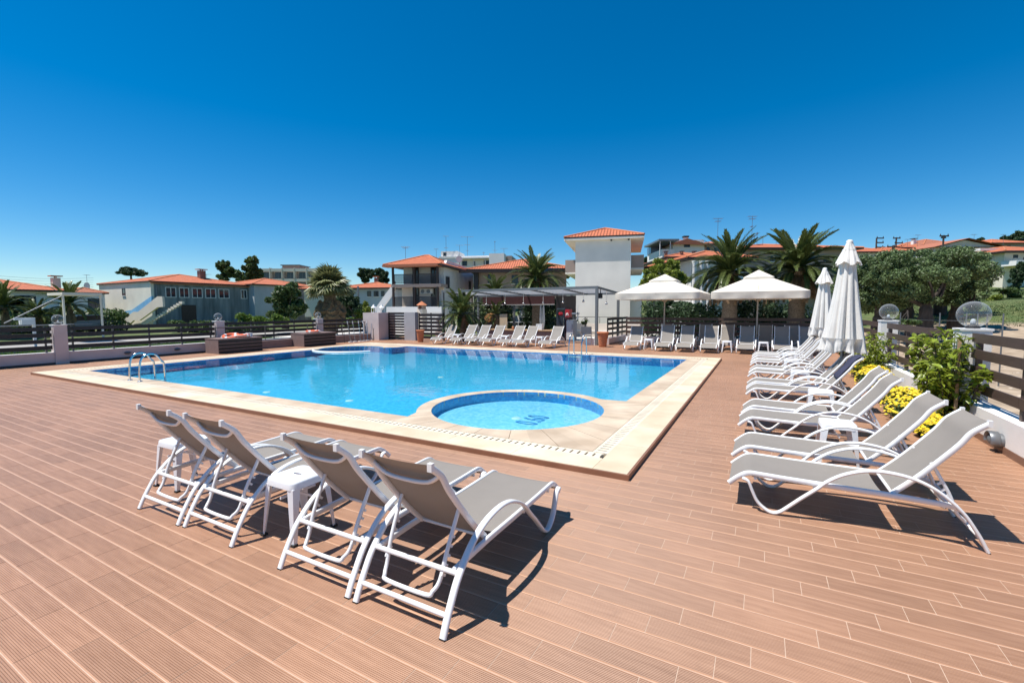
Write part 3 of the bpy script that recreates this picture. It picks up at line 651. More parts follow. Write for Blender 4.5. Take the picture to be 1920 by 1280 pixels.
def low_wall(label, x0, x1, y0, y1, h, m, msk, sk=.07, side='+x', cap=True):
    t = thing('low_wall', label, 'wall', ((x0+x1)/2, (y0+y1)/2, 0))
    cx, cy = (x0+x1)/2, (y0+y1)/2
    MB().box(x0-cx, x1-cx, y0-cy, y1-cy, -.3, h).build('wall_body', m, t)
    s = MB()
    if side == '+x': s.box(x1-cx+.0015, x1-cx+.012, y0-cy, y1-cy, 0, sk)
    elif side == '-x': s.box(x0-cx-.012, x0-cx-.0015, y0-cy, y1-cy, 0, sk)
    else: s.box(x0-cx, x1-cx, y0-cy-.012, y0-cy-.0015, 0, sk)
    s.build('skirting', msk, t)
    if cap: MB().box(x0-cx-.012, x1-cx+.012, y0-cy, y1-cy, h+.001, h+.022).build('coping_strip', 'white_render', t)
    return t
def pillar(x, y, w, h, m, label):
    t = thing('wall_pillar', label, 'pillar', (x, y, 0), 0, 'wall pillars carrying globe lamps')
    MB().box(-w/2, w/2, -w/2, w/2, -.1, h).build('shaft', m, t); c = w/2+.012
    MB().box(-c, c, -c, c, h+.001, h+.03).build('cap', 'white_render', t)
def globe(x, y, z, r, label):
    t = thing('globe_lamp', label, 'lamp', (x, y, z), 0, 'clear globe lamps on the wall pillars')
    MB().lathe([(r*.42, 0), (r*.42, .02), (r*.30, .05)], 18).build('lamp_base', 'black', t)
    MB().lathe([(0.0, .05), (r*.16, .052), (r*.17, .10), (r*.10, .13), (0, .135)], 14).build('bulb', 'concrete_pale', t)
    k = 20; a0 = -1.12
    MB().lathe([(r*math.cos(a0+(PI/2-a0)*i/k), .03+r*.9+r*math.sin(a0+(PI/2-a0)*i/k)) for i in range(k+1)], 28).build('glass_globe', 'globe_glass', t)
LX = -19.55
low_wall('long low lilac wall with dark skirting along the grass side of the deck', LX-.22, LX, -3.2, 18.4, .36, 'lilac_render', 'skirting_dark', .06)
PIL = (5.78, 10.66, 15.50)
for i, y in enumerate(PIL):
    pillar(LX-.10, y, .32, 1.22, 'lilac_render', ('lilac pillar on the grass side wall by the deck edge', 'lilac pillar behind the first slatted planter box', 'lilac pillar behind the second slatted planter box')[i])
    globe(LX-.10, y, 1.251, .15, ('clear globe lamp on the pillar nearest the grass and parked cars', 'clear globe lamp on the pillar behind the first planter', 'clear globe lamp on the pillar behind the second planter')[i])
SL = (.535, .73, .925, 1.12)
segs = [(-3.0, 5.60, 'dark slat fence on the grass side wall, bay reaching past the picture edge'), (5.96, 10.48, 'dark slat fence bay between the first two globe pillars'), (10.84, 15.32, 'dark slat fence bay between the second and third globe pillars'), (15.68, 18.4, 'dark slat fence bay between third globe pillar and white block wall')]
for y0, y1, lab in segs:
    n = max(2, round((y1-y0)/1.06)); posts = [.14+(y1-y0-.28)*i/n for i in range(n+1)]
    slat_fence('slat_fence', lab, (LX-.10, y0), (LX-.10, y1), posts, SL, .125, 'slat_dark', 'post_metal', 1.20, .36)
for px, py, lab in ((239, 661, 'oval bulkhead light on the lilac wall behind the pool ladder'), (332, 654.5, 'oval bulkhead light on the lilac wall close to the first planter')):
    p = at(px, py, X=LX); t = thing('bulkhead_light', lab, 'wall light', (LX, p.y, p.z))
    M = Matrix.Rotation(PI/2, 4, 'Y')
    b = MB().lathe([(.085, 0), (.085, .02), (.07, .05), (.03, .07), (0, .073)], 16); b.v = [tuple(M @ Vector((x*.62, y*1.15, z))) for x, y, z in b.v]; b.build('lamp_body', 'grey_metal', t)
    b = MB().tube([(0, .10*math.cos(a), .0) for a in (0,)]+[], .01) if False else MB().box(.06, .082, -.10, .10, -.006, .006); b.build('guard', 'dark_metal', t)

# ---- right-hand wall with brown slats
RX = 2.52
low_wall('white low wall with brown skirting beside the flower bed', RX, RX+.24, 3.0, 22.3, .40, 'white_render', 'skirting', .085, '-x', False)
RP = (8.88, 13.85, 18.8)
for i, y in enumerate(RP):
    pillar(RX+.14, y, .32, 1.37, 'white_render', ('white pillar behind the big leafy shrub', 'white pillar beyond the yellow flowers, next to the closed parasol', 'white pillar far down the flower bed wall')[i])
    globe(RX+.14, y, 1.401, .185, ('large clear globe lamp above the leafy shrub', 'clear globe lamp next to the closed parasol', 'clear globe lamp far down the flower bed wall')[i])
for y0, y1, lab in ((3.2, 8.70, 'brown slat fence nearest the camera beside the bare ground'), (9.06, 13.67, 'brown slat fence behind the leafy shrub, before the olive trees'), (14.03, 18.62, 'brown slat fence partly hidden by the closed parasols')):
    n = round((y1-y0)/1.36); posts = [.10+(y1-y0-.2)*i/n for i in range(n+1)]
    slat_fence('slat_fence', lab, (RX+.14, y1), (RX+.14, y0), [(y1-y0)-p for p in posts], (.60, .83, 1.055, 1.275), .125, 'slat_brown', 'slat_brown', 1.335, .40, pw=.06)
p = at(1878, 826, X=RX); t = thing('wall_light', 'grey turtle shaped wall light on the white low wall', 'wall light', (RX, p.y, p.z))
M = Matrix.Rotation(-PI/2, 4, 'Y')
b = MB().lathe([(.095, 0), (.095, .03), (.08, .08), (.045, .115), (0, .125)], 20); b.v = [tuple(M @ Vector((x*.9, y*1.05, z))) for x, y, z in b.v]; b.build('lamp_body', 'grey_metal', t)
b = MB().sweep(smooth_path([(-.02, .10*math.cos(a), .10*math.sin(a)) for a in np.linspace(-.3, PI+.3, 12)], 2), rect(.09, .012), side=(1, 0, 0)); b.v = [(x-.06, y, z) for x, y, z in b.v]; b.build('hood', 'grey_metal', t)

# ---- back fence behind the parasol row and the ramp fence beside the bar
BFY = 22.4
low_wall('low grey wall under the slat fence behind the parasol row', -5.9, 2.76, BFY, BFY+.2, .34, 'white_render', 'skirting', .06, '-y', False)
slat_fence('slat_fence', 'brown slat fence running behind the loungers under the square parasols', (-5.9, BFY+.10), (2.5, BFY+.10), [.06+1.04*i for i in range(9)], (.55, .78, 1.0, 1.20), .13, 'slat_brown', 'slat_brown', 1.26, .34, pw=.06)
low_wall('sloping side wall of the ramp between bar and parasols', -6.45, -6.25, 20.9, 24.6, .30, 'lilac_render', 'skirting', .05, '+x', False)
slat_fence('slat_fence', 'dark slat fence beside the ramp between bar and square parasol', (-6.35, 20.95), (-6.35, 24.5), [.05, .9, 1.75, 2.6, 3.5], (.50, .74, .98, 1.20), .12, 'slat_dark', 'slat_dark', 1.26, .30, pw=.05)
struct(MB().box(-16.5, 2.7, 22.6, 33, -.14, -.03).build('terrace', 'terrace'))
struct(MB().box(-30, -21, 18.5, 34, -.13, -.05).build('path', 'terrace'))
struct(MB().box(-34.5, -28.0, -60, 60, -.13, -.055).build('road', 'road'))

# ---- white block wall, gate and grey pillar at the back corner
q0, q1 = at(681, 610, Y=18.45), at(710, 610, Y=18.45)
t = thing('block_wall', 'tall pale rendered block wall with pool brushes leaning on it', 'wall', ((q0.x+q1.x)/2, 19.1, 0)); hw = (q1.x-q0.x)/2
MB().box(-hw, hw, -.65, .65, -.05, 1.515).build('wall_body', 'lilac_render', t)
g0, g1, g2 = q1.x+.02, at(760.5, 600, Y=19.2).x, at(781, 600, Y=19.2).x
t = thing('slat_gate', 'tall dark slatted gate between block wall and grey pillar', 'gate', (g0, 19.2, 0)); W = g1-g0
for x in (.0, W-.05): MB().box(x, x+.05, -.03, .03, .02, 1.53).build('gate_stile', 'slat_dark', t)
sm = MB().box(.052, W-.052, -.012, .012, -.055, .055).mesh('slat', 'slat_dark')
for i in range(10): obj('slat', sm, t, (0, 0, .10+i*.152))
t = thing('gate_pillar', 'plain grey pillar beside the slatted gate', 'pillar', ((g1+g2)/2, 19.22, 0)); W = (g2-g1)/2-.004
MB().box(-W, W, -.14, .14, -.05, 1.53).build('shaft', 'grey_render', t)
slat_fence('slat_fence', 'dark brown slat fence between grey pillar and pergola', (g2+.02, 19.35), (g2+1.75, 19.35), [.04, .86, 1.70], (.18, .38, .58, .78, .98, 1.18, 1.38), .15, 'slat_dark', 'slat_dark', 1.50, 0, pw=.05)

# ---- slatted planter boxes with lifebuoys
def planter(x0, x1, y0, y1, h, label):
    t = thing('planter_box', label, 'planter', ((x0+x1)/2, (y0+y1)/2, 0), 0, 'slatted planter boxes'); a, b = (x1-x0)/2, (y1-y0)/2
    MB().box(-a, a-.03, -b, b, -.05, h-.03).build('box_body', 'planter_side', t)
    MB().box(-a-.01, a+.012, -b-.01, b+.01, h-.029, h).build('lid', 'planter_side', t)
    n = 4; pitch = (h-.05)/n
    for i in range(n): MB().box(a-.028, a-.004, -b+.02, b-.02, .012+i*pitch, .012+i*pitch+pitch-.03).build('slat', 'slat_dark', t)
    for i in range(1, n): MB().box(a-.029, a+.004, -b+.02, b-.02, .012+i*pitch-.026, .012+i*pitch-.004).build('ledge', 'planter_side', t)
planter(-19.15, -18.22, 9.86, 11.62, .585, 'brown slatted planter box beside the long pool edge')
planter(-19.12, -18.17, 13.56, 15.32, .61, 'brown slatted planter box nearer the whirlpool corner')
for y0, y1, lab in ((11.63, 13.55, 'low brown plank bench between the two planter boxes'), (15.33, 18.38, 'low brown plank bench between planter and block wall')):
    t = thing('plank_bench', lab, 'bench', (-19.2, (y0+y1)/2, 0)); b = (y1-y0)/2-.003
    for i in range(2): MB().box(-.2, .2, -b, b, .005+.172*i, .172*(i+1)).build('plank', 'planter_side', t)
def ring(r, k, n=22): return [(r*math.cos(2*PI*i/n), r*math.sin(2*PI*i/n), 0) for i in range(n)]
def buoy(x, y, z, label, tilt=(0, 0)):
    t = thing('lifebuoy', label, 'lifebuoy', (x, y, z+.055), 0, 'orange lifebuoys on the planter boxes'); t.rotation_euler = (*tilt, .4)
    MB().tube(ring(.27, 0), .058, 10, closed=True).build('ring', 'orange_plastic', t)
    for a in (0, PI/2, PI, 3*PI/2):
        MB().tube([(.27*math.cos(a+e), .27*math.sin(a+e), 0) for e in (-.16, 0, .16)], .0605, 10).build('band', 'white_plastic', t)
    MB().tube([(1.22*p[0], 1.22*p[1], .01*math.sin(i*3)) for i, p in enumerate(ring(.29, 0, 24))], .008, 6, closed=True).build('grab_rope', 'white_plastic', t)
buoy(-18.75, 10.65, .585, 'orange lifebuoy on the first planter, upper one of two', (.22, .1))
buoy(-18.62, 10.95, .595, 'orange lifebuoy lying flat on the first planter beside a white box')
buoy(-18.65, 14.4, .61, 'orange lifebuoy lying alone on the second planter')
b = thing('white_box', 'small white plastic box on the first planter', 'box', (-18.75, 11.38, .586)); MB().box(-.08, .08, -.10, .10, 0, .13).build('box_body', 'white_plastic', b); MB().box(-.085, .085, -.105, .105, .131, .15).build('lid', 'white_plastic', b)
# pipe railing in front of the fence
t = thing('pipe_railing', 'thin brown pipe railing passing behind both planters', 'railing', (-19.32, 10.3, 0))
MB().tube([(0, 0, .98), (0, 8.0, 1.0)], .02, 8).build('top_rail', 'post_metal', t)
for y in (.05, 2.15, 4.3, 6.4, 7.95): MB().tube([(0, y, 0), (0, y, .98)], .018, 8).build('post', 'post_metal', t)
# ---- pool brushes and poles
t = thing('pole_rack', 'dark rack with poles in front of the bench by the block wall', 'rack', (-18.62, 16.2, 0))
for y in (0, 2.0): MB().tube([(0, y, 0), (0, y, .62), (0, y+.05, .66)], .014, 8).build('upright', 'dark_metal', t)
for i, y in enumerate((16.55, 16.85, 17.2, 17.45, 17.7)):
    t = thing('pool_brush', f'white headed pool brush standing by the bench, {ORD[i]} from the planter', 'brush', (-18.55, y, 0), 0, 'pool brushes by the bench')
    MB().tube([(0, 0, .02), (-.1, .04*(i-2), .98)], .012, 8).build('pole', 'steel', t)
    MB().box(-.05, .05, -.11, .11, .0, .05).build('brush_head', 'white_plastic', t); MB().tube([(-.1, .04*(i-2), .96), (-.115, .045*(i-2), 1.1)], .02, 8).build('grip', 'white_plastic', t)
for i, (px, lab) in enumerate(((688, 'thin pole leaning on the pale block wall, next to the brushes'), (698, 'thin pole leaning on the block wall close to its corner'))):
    p = at(px, 636, Y=18.40); t = thing('leaning_pole', lab, 'pole', (p.x, 18.30, 0)); MB().tube([(0, 0, 0), (-.05, .12, .92)], .012, 8).build('pole', 'steel', t); MB().box(-.09, .09, -.03, .03, 0, .035).build('brush_head', 'white_plastic', t)
# lanterns on the block wall
for i, px in enumerate((701, 716)):
    p = at(px, 587, Y=18.9); t = thing('lantern', ('white garden lantern on the block wall, nearer the palm', 'white garden lantern on the block wall, nearer the stairs')[i], 'lantern', (p.x, 18.9, 1.516), 0, 'white lanterns')
    MB().box(-.11, .11, -.11, .11, 0, .02).build('lamp_base', 'white_plastic', t)
    for x in (-.09, .09):
        for y in (-.09, .09): MB().box(x-.01, x+.01, y-.01, y+.01, .02, .27).build('upright', 'white_plastic', t)
    MB().lathe([(.17, .27), (.15, .30), (.07, .36), (.05, .40), (.055, .43), (0, .46)], 10).build('roof', 'white_plastic', t)

# ---- terracotta pots
def pot(x, y, h, r, label):
    t = thing('terracotta_pot', label, 'pot', (x, y, 0), 0, 'tall terracotta pots'); pr = [(r*.66, 0)]
    for i in range(1, 8): q = i/8; pr += [(r*(.66+.30*q), h*q-.012), (r*(.66+.30*q)+.012, h*q), (r*(.66+.30*q), h*q+.012)]
    pr += [(r*.97, h*.90), (r*1.06, h*.91), (r*1.06, h), (r*.92, h), (r*.86, h*.86)]
    MB().lathe(pr, 24).build('pot_body', 'terracotta', t); MB().lathe([(r*.87, h*.87), (0.0, h*.875)], 20).build('soil', 'stone_dark', t)
pot(-15.45, 18.35, .63, .21, 'tall terracotta pot beside the grey gate pillar')
pot(-6.16, 19.66, .66, .245, 'tall terracotta pot at the front corner post of the pergola')

# ================================================================== PARASOLS
def closed_parasol(x, y, ztop, zbot, r, label, rz=0, lean=(0, 0)):
    t = thing('closed_parasol', label, 'parasol', (x, y, 0), rz, 'closed cream parasols'); t.rotation_euler = (lean[0], lean[1], rz)
    MB().tube([(0, 0, .05), (0, 0, ztop-.05)], .026, 12).build('pole', 'grey_metal', t)
    MB().lathe([(.045, 0), (.045, .30), (.034, .34)], 12).build('socket', 'dark_metal', t)
    def cone(zt, zb, r0, r1, folds, amp, n=96, k=22, seed=1):
        rg = random.Random(seed); ph = [rg.uniform(-.25, .25) for _ in range(folds)]; am = [rg.uniform(.7, 1.25) for _ in range(folds)]; b = MB(); V = []
        for j in range(k+1):
            f = j/k; z = zt+(zb-zt)*f; rr_ = r0+(r1-r0)*(f**1.12)
            for i in range(n):
                a = 2*PI*i/n; q = int(a/(2*PI)*folds) % folds; loc = (a/(2*PI)*folds)-q
                w_ = (abs(math.sin(PI*loc))**.8)*am[q]*(.85+.3*abs(math.sin(PI*loc*2.5+ph[q]*9))*f); rad = rr_*(1-amp*f**.5*(1-w_)) + .005*math.sin(3*a+f*7+seed)
                V.append((rad*math.cos(a+ph[q]*.25*f), rad*math.sin(a+ph[q]*.25*f), z+(.022*math.sin(folds*a*.5+ph[q]*8)*f**6 if f > .6 else 0)+(.012*math.sin(a*5+seed) if j == k else 0)))
        b._add(V, [(j*n+i, (j+1)*n+i, (j+1)*n+(i+1)%n, j*n+(i+1)%n) for j in range(k) for i in range(n)], 0, True); return b
    c = cone(ztop-.16, zbot, .10, r, 10, .42, n=140, seed=int(x*100)).build('canopy', 'canvas_closed', t)
    cone(zbot+.25, zbot+.015, r*.95, r*1.015, 10, .42, n=140, k=6, seed=int(x*100)).build('valance', 'canvas_closed', c)
    cone(ztop-.015, ztop-.42, .045, r*.62, 10, .24, n=140, k=10, seed=int(x*100)+3).build('vent_flap', 'canvas_closed', t)
    MB().lathe([(.05, -.03), (.055, 0), (.03, .02), (0, .024)], 14, (0, 0, ztop-.01)).build('finial', 'white_plastic', t)
closed_parasol(1.30, 10.15, 2.90, .90, .345, 'closed cream parasol in the lounger column, the nearer taller looking one', .3, (0, R(1.0)))
closed_parasol(1.50, 15.4, 2.80, .90, .345, 'closed cream parasol farther down the lounger column', 1.1, (0, R(.6)))
def open_parasol(x, y, rz, side, zrim, ztop, label, zb=0):
    t = thing('open_parasol', label, 'parasol', (x, y, 0), rz, 'open square cream parasols'); a = side/2
    MB().tube([(0, 0, zb), (0, 0, ztop-.1)], .030, 12).build('pole', 'canopy_pole', t)
    MB().box(-.35, .35, -.35, .35, 0, .07).build('base_slab', 'grey_render', t)
    vt = .40; zv = zrim+(ztop-zrim)*.63
    def pyr(a0, z0, a1, z1, sag, n=12):
        b = MB(); V = []
        for j in range(n+1):
            f = j/n; aa = a0+(a1-a0)*f; zz = z0+(z1-z0)*f
            for e in range(4):
                c0, s0 = ((-1,-1),(1,-1),(1,1),(-1,1))[e], ((1,-1),(1,1),(-1,1),(-1,-1))[e]
                for i in range(n):
                    q = i/n; X = aa*(c0[0]*(1-q)+s0[0]*q); Y = aa*(c0[1]*(1-q)+s0[1]*q); m_ = math.sin(PI*q)
                    V.append((X*(1-.030*m_*(1-f)), Y*(1-.030*m_*(1-f)), zz-sag*m_*math.sin(PI*min(1, .15+f*.85))*1.0+.035*m_*(1-f)))
        k = 4*n; b._add(V, [(j*k+i, j*k+(i+1)%k, (j+1)*k+(i+1)%k, (j+1)*k+i) for j in range(n) for i in range(k)], 0, True); return b, V[:k]
    cb, rimv = pyr(a, zrim, a*.26, zv, .07)
    can = cb.build('canopy', 'canvas', t); k = len(rimv)
    vb = MB(); V = []
    for j in range(4):
        for i, p in enumerate(rimv):
            q = (i % (k//4))/(k//4); d = j/3; fl = .03*math.sin(q*PI*6+j)*d; n_ = Vector((p[0], p[1], 0)).normalized()*(fl-.02*d)
            V.append((p[0]+n_.x, p[1]+n_.y, p[2]-.27*d))
    vb._add(V, [(j*k+i, (j+1)*k+i, (j+1)*k+(i+1)%k, j*k+(i+1)%k) for j in range(3) for i in range(k)], 0, True); vb.build('valance', 'canvas', can)
    vt_, rv = pyr(a*.33, zv+.02, .02, ztop, .03); vt_.build('vent_cap', 'canvas', can)
    b2 = MB(); V = [p for p in rv]+[(p[0], p[1], p[2]-.10) for p in rv]; b2._add(V, [(i, k+i, k+(i+1)%k, (i+1)%k) for i in range(k)], 0, True); b2.build('vent_valance', 'canvas', can)
    for e in range(8):
        an = PI/4*e; d = Vector((math.cos(an), math.sin(an), 0)); L = a*(1.36 if e % 2 else .97)
        rb = MB().tube([(d.x*.05, d.y*.05, ztop-.25), (d.x*L, d.y*L, zrim-.02)], .012, 6).build('rib', 'wood_pale', t)
        MB().tube([(d.x*.05, d.y*.05, zrim-.35), (d.x*L*.5, d.y*L*.5, (ztop-.25+zrim-.02)/2)], .010, 6).build('strut', 'wood_pale', rb)
open_parasol(-3.80, 21.1, R(-2), 3.40, 2.34, 3.20, 'open square cream parasol next to the pergola')
open_parasol(-.15, 21.03, R(1), 3.26, 2.32, 3.22, 'open square cream parasol in front of the palm trees')
# towel on a lounger back
b = MB(); V = []
for j in range(14):
    f = j/13; y = 1.32+.36*f-.12*max(0, f-.75)*0; i_ = min(int(f*6), 5); z = .300+np.interp(y-1.113, [q[0] for q in BACK], [q[1] for q in BACK])+.032
    for i in range(7): V.append((-.22+.44*i/6, y-.01, z+.006*math.sin(i*1.7+j)))
b._add(V, [(j*7+i, j*7+i+1, (j+1)*7+i+1, (j+1)*7+i) for j in range(13) for i in range(6)], 0, True)
t = b.build('towel', 'towel', None, (-.208, RY[4]+.285, 0), -PI/2); tag(t, 'dark navy towel draped over a lounger back by the closed parasol', 'towel')
sol = t.modifiers.new('thickness', 'SOLIDIFY'); sol.thickness = .012

# ================================================================== PERGOLA AND BAR
PGX0, PGX1, PGY0, PGY1, PGZ0, PGZ1 = -15.55, -6.62, 20.30, 24.0, 2.68, 2.50
t = thing('pergola', 'grey metal pergola with slatted roof over the bar', 'pergola', (PGX0, PGY0, 0)); W = PGX1-PGX0; D = PGY1-PGY0
def pz(y): return PGZ0+(PGZ1-PGZ0)*y/D
for x, y in ((.06, .06), (W-.06, .06), (.06, D-.06), (W*.29, D-.06), (W*.70, D-.06), (W-.06, D-.06)): MB().box(x-.06, x+.06, y-.06, y+.06, 0, pz(y)-.07).build('post', 'pergola_metal', t)
for y in (0, D-.08): MB().box(0, W, y, y+.08, pz(y)-.07, pz(y)+.05).build('beam', 'pergola_metal', t)
for i in range(6):
    x = (W-.07)*i/5; b = MB(); b._add([(x,.081,pz(0)-.06),(x+.07,.081,pz(0)-.06),(x+.07,D-.081,pz(D)-.06),(x,D-.081,pz(D)-.06),(x,.081,pz(0)+.04),(x+.07,.081,pz(0)+.04),(x+.07,D-.081,pz(D)+.04),(x,D-.081,pz(D)+.04)], [(0,3,2,1),(4,5,6,7),(0,1,5,4),(1,2,6,5),(2,3,7,6),(3,0,4,7)]); b.build('rafter', 'pergola_metal', t)
for k in range(9):
    y = .22+k*.40
    if y+.22 > D-.1: break
    for i in range(5):
        a, b_ = (W-.07)*i/5+.075, (W-.07)*(i+1)/5-.005
        MB().box(a, b_, y, y+.20, pz(y)-.012, pz(y)+.022).build('roof_slat', 'pergola_slat', t)
t = thing('roller_blind', 'dark red brown roller blind hanging across the back of the bar', 'blind', (0, 0, 0))
x0, x1 = at(905, 560, Y=23.8).x, at(1040, 560, Y=23.8).x
t.location = (x0, 23.8, 0); MB().box(0, x1-x0, -.01, .01, 1.93, 2.42).build('fabric', 'dark_red', t); MB().tube([(0, 0, 1.93), (x1-x0, 0, 1.93)], .02, 8).build('bottom_bar', 'grey_metal', t)
x0, x1 = at(1042, 560, Y=23.8).x, at(1079, 560, Y=23.8).x
t = thing('back_panel', 'black panel wall behind the bar fridges', 'panel', (x0, 23.85, 0)); MB().box(0, x1-x0, 0, .04, 0, 2.42).build('board', 'slat_dark', t)
# counter
cx0, cx1 = at(903, 620, Y=20.2).x, at(1041, 620, Y=20.2).x
t = thing('bar_counter', 'low dark bar counter with a pale wooden top behind the loungers', 'counter', (cx0, 20.2, 0)); W = cx1-cx0
MB().box(0, W, .08, .55, 0, .60).build('counter_body', 'grey_render', t); MB().box(-.06, W+.08, 0, .62, .602, .655).build('counter_top', 'wood', t)
n = 8
for i in range(n): MB().box(W*i/n+.006, W*(i+1)/n-.006, .055, .079, .03, .58).build('front_panel', 'planter_side', t)
def hang(px, py, Y, ztop, r, label):
    p = at(px, py, Y=Y); t = thing('pendant_lamp', label, 'lamp', (p.x, Y, p.z), 0, 'pendant globes under the pergola')
    MB().tube([(0, 0, r), (0, 0, max(r+.1, ztop-p.z))], .012, 6).build('cord', 'white_plastic', t)
    MB().lathe([(r*math.cos(a), r*math.sin(a)) for a in np.linspace(-PI/2, PI/2, 12)], 16).build('globe', 'steel', t)
    MB().lathe([(.035, r*.85), (.035, r*1.25), (.01, r*1.4)], 10).build('cap', 'dark_metal', t)
for i, (px, py) in enumerate(((883, 571), (912, 570.5), (947, 569), (981.5, 569), (1018.5, 568), (1055.5, 566.5), (1094, 565), (1137, 569.5))):
    hang(px, py, 22.2+(.5 if i > 5 else 0), 2.55, .062, f'small round pendant lamp under the pergola, {ORD[i]} from its grass end')
# fridges and coolers
def site_box(px0, px1, Y): a, b = at(px0, 600, Y=Y).x, at(px1, 600, Y=Y).x; return a, b-a
x, W = site_box(1043.5, 1059, 23.2)
t = thing('drinks_fridge', 'glass fronted drinks fridge with a red round sign on its door', 'fridge', (x, 23.2, 0)); H = 1.72
MB().box(0, W, .03, .55, 0, H).build('cabinet', 'grey_metal', t); d = MB().box(.03, W-.03, .0, .028, .12, H-.06).build('glass_door', 'window_glass', t)
b = MB().lathe([(0, .004), (.13, .004), (.135, 0)], 24); b.v = [(px_+W/2, -.004-z_, 1.42+y_*.75) for px_, y_, z_ in b.v]; b.build('red_sign', 'red_plastic', d)
MB().tube([(W-.06, -.03, .7), (W-.06, -.03, 1.2)], .012, 8).build('handle', 'steel', d)
x, W = site_box(1059.5, 1067.5, 23.1)
t = thing('red_cooler', 'narrow red drinks cooler with a white emblem near its top', 'cooler', (x, 23.1, 0))
MB().box(0, W, 0, .4, 0, 1.24).build('cabinet', 'dark_red', t); MB().box(0, W, .0, .4, 1.241, 1.66).build('red_top', 'red_plastic', t)
e = MB().tube(smooth_path([(W*.2, -.004, 1.30), (W*.3, -.004, 1.45), (W*.45, -.004, 1.32), (W*.6, -.004, 1.46), (W*.8, -.004, 1.33)], 5), .018, 6).build('white_emblem', 'white_plastic', t)
x, W = site_box(1062, 1075, 22.3)
t = thing('white_fridge', 'pale grey waist high fridge with dark side at the bar end', 'fridge', (x, 22.3, 0))
MB().box(0, W, 0, .5, 0, 1.10).build('cabinet', 'concrete_pale', t); MB().box(.01, W-.01, -.02, -.002, .08, 1.06).build('door', 'ac_white', t); MB().box(W-.06, W-.04, -.045, -.021, .6, .9).build('handle', 'grey_metal', t)
t = thing('display_case', 'small glass display case with white edges behind the red cooler', 'case', (x+.02, 23.0, 1.12)); MB().box(0, W*.9, 0, .3, .28, .36).build('top', 'white_plastic', t); MB().box(W*.8, W*.9, 0, .05, 0, .8).build('upright', 'white_plastic', t); MB().box(.02, W*.78, .02, .28, 0, .279).build('glass', 'globe_glass', t)
x, W = site_box(937, 951, 21.3)
t = thing('menu_board', 'blank pale wooden board standing behind the counter', 'board', (x, 21.3, .0)); MB().box(0, W, -.012, .012, .55, 1.42).build('panel', 'wood_pale', t)
for q in (.04, W-.08): MB().box(q, q+.04, .013, .04, 0, 1.3).build('leg', 'wood_pale', t)
for i, px in enumerate((920, 932.5)):
    p = at(px, 596, Y=24.8); t = thing('wine_barrel', ('wooden barrel lying on its side behind the bar, larger looking one', 'wooden barrel beside the blank wooden board')[i], 'barrel', (p.x, 24.8, p.z)); rr_ = .30-.08*i
    b = MB().lathe([(rr_*.75*1, -.38), (rr_*.93, -.2), (rr_, 0), (rr_*.93, .2), (rr_*.75, .38)], 20); b.v = [(x_, z_, y_) for x_, y_, z_ in b.v]; b.build('staves', 'barrel_wood', t)
    for q in (-.24, .24): b = MB().lathe([(rr_*.935, -.025), (rr_*.96, 0), (rr_*.935, .025)], 20); b.v = [(x_, z_+q, y_) for x_, y_, z_ in b.v]; b.build('hoop', 'dark_metal', t)
    MB().box(-.26, .26, -.3, .3, -p.z, -rr_*.9).build('cradle', 'wood_dark', t)
# chairs, tables and clutter of the bar
def chair(x, y, rz, label, m='grey_metal'):
    t = thing('bar_chair', label, 'chair', (x, y, 0), rz, 'bar chairs')
    for sx in (-.24, .24):
        for sy in (-.22, .22): MB().tube([(sx, sy, 0), (sx*.95, sy*.95, .42 if sy < 0 else .86)], .013, 6).build('leg', 'steel', t)
        MB().tube([(sx, -.24, .42), (sx*1.08, -.22, .64), (sx*1.08, .2, .64)], .014, 6).build('armrest', 'steel', t)
    MB().box(-.24, .24, -.24, .24, .42, .445).build('seat', m, t); MB().box(-.235, .235, .20, .225, .50, .86).build('backrest', m, t)
p = at(1095, 647, z=0); chair(p.x, p.y+.3, R(200), 'grey woven chair with steel legs between bar and terracotta pot')
p = at(899, 600, Y=21.6); chair(p.x, 21.6, R(160), 'pale chair back showing behind the loungers before the barrels', 'white_plastic')
def table(x, y, h, w, label, m='white_plastic', par='tables'):
    t = thing('terrace_table', label, 'table', (x, y, 0), 0, 'terrace tables'); MB().box(-w/2, w/2, -w/2, w/2, h-.035, h).build('tabletop', m, t)
    for sx in (-1, 1):
        for sy in (-1, 1): MB().box(sx*(w/2-.06)-.02, sx*(w/2-.06)+.02, sy*(w/2-.06)-.02, sy*(w/2-.06)+.02, 0, h-.036).build('leg', m, t)
for px, py, Y, w, lab in ((848, 600, 26.5, .9, 'white table under the low palm beside the pergola'), (925, 602.5, 26.2, .8, 'white table behind the bar near the barrels'), (967, 603, 26.0, .9, 'white table behind the bar near the small parasol'), (1254, 605, 24.0, 1.0, 'pale table behind the fence under the first square parasol'), (1388, 608, 24.0, .9, 'pale table behind the fence under the second square parasol')):
    p = at(px, py, Y=Y); table(p.x, Y, max(.45, p.z), w, lab)
def sofa(px, py, Y, w, label):
    p = at(px, py, Y=Y); t = thing('garden_sofa', label, 'sofa', (p.x, Y, 0)); h = max(.5, p.z)
    MB().box(-w/2, w/2, -.35, .35, .0, h-.28).build('base', 'wood_dark', t); MB().box(-w/2+.03, w/2-.03, -.33, .25, h-.279, h-.15).build('seat_cushion', 'white_plastic', t); MB().box(-w/2+.03, w/2-.03, .252, .36, h-.14, h+.22).build('back_cushion', 'white_plastic', t)
sofa(966, 598, 27.0, 1.0, 'white cushioned sofa behind the bar below the small parasol'); sofa(992, 598, 27.0, .6, 'white cushioned armchair behind the bar')
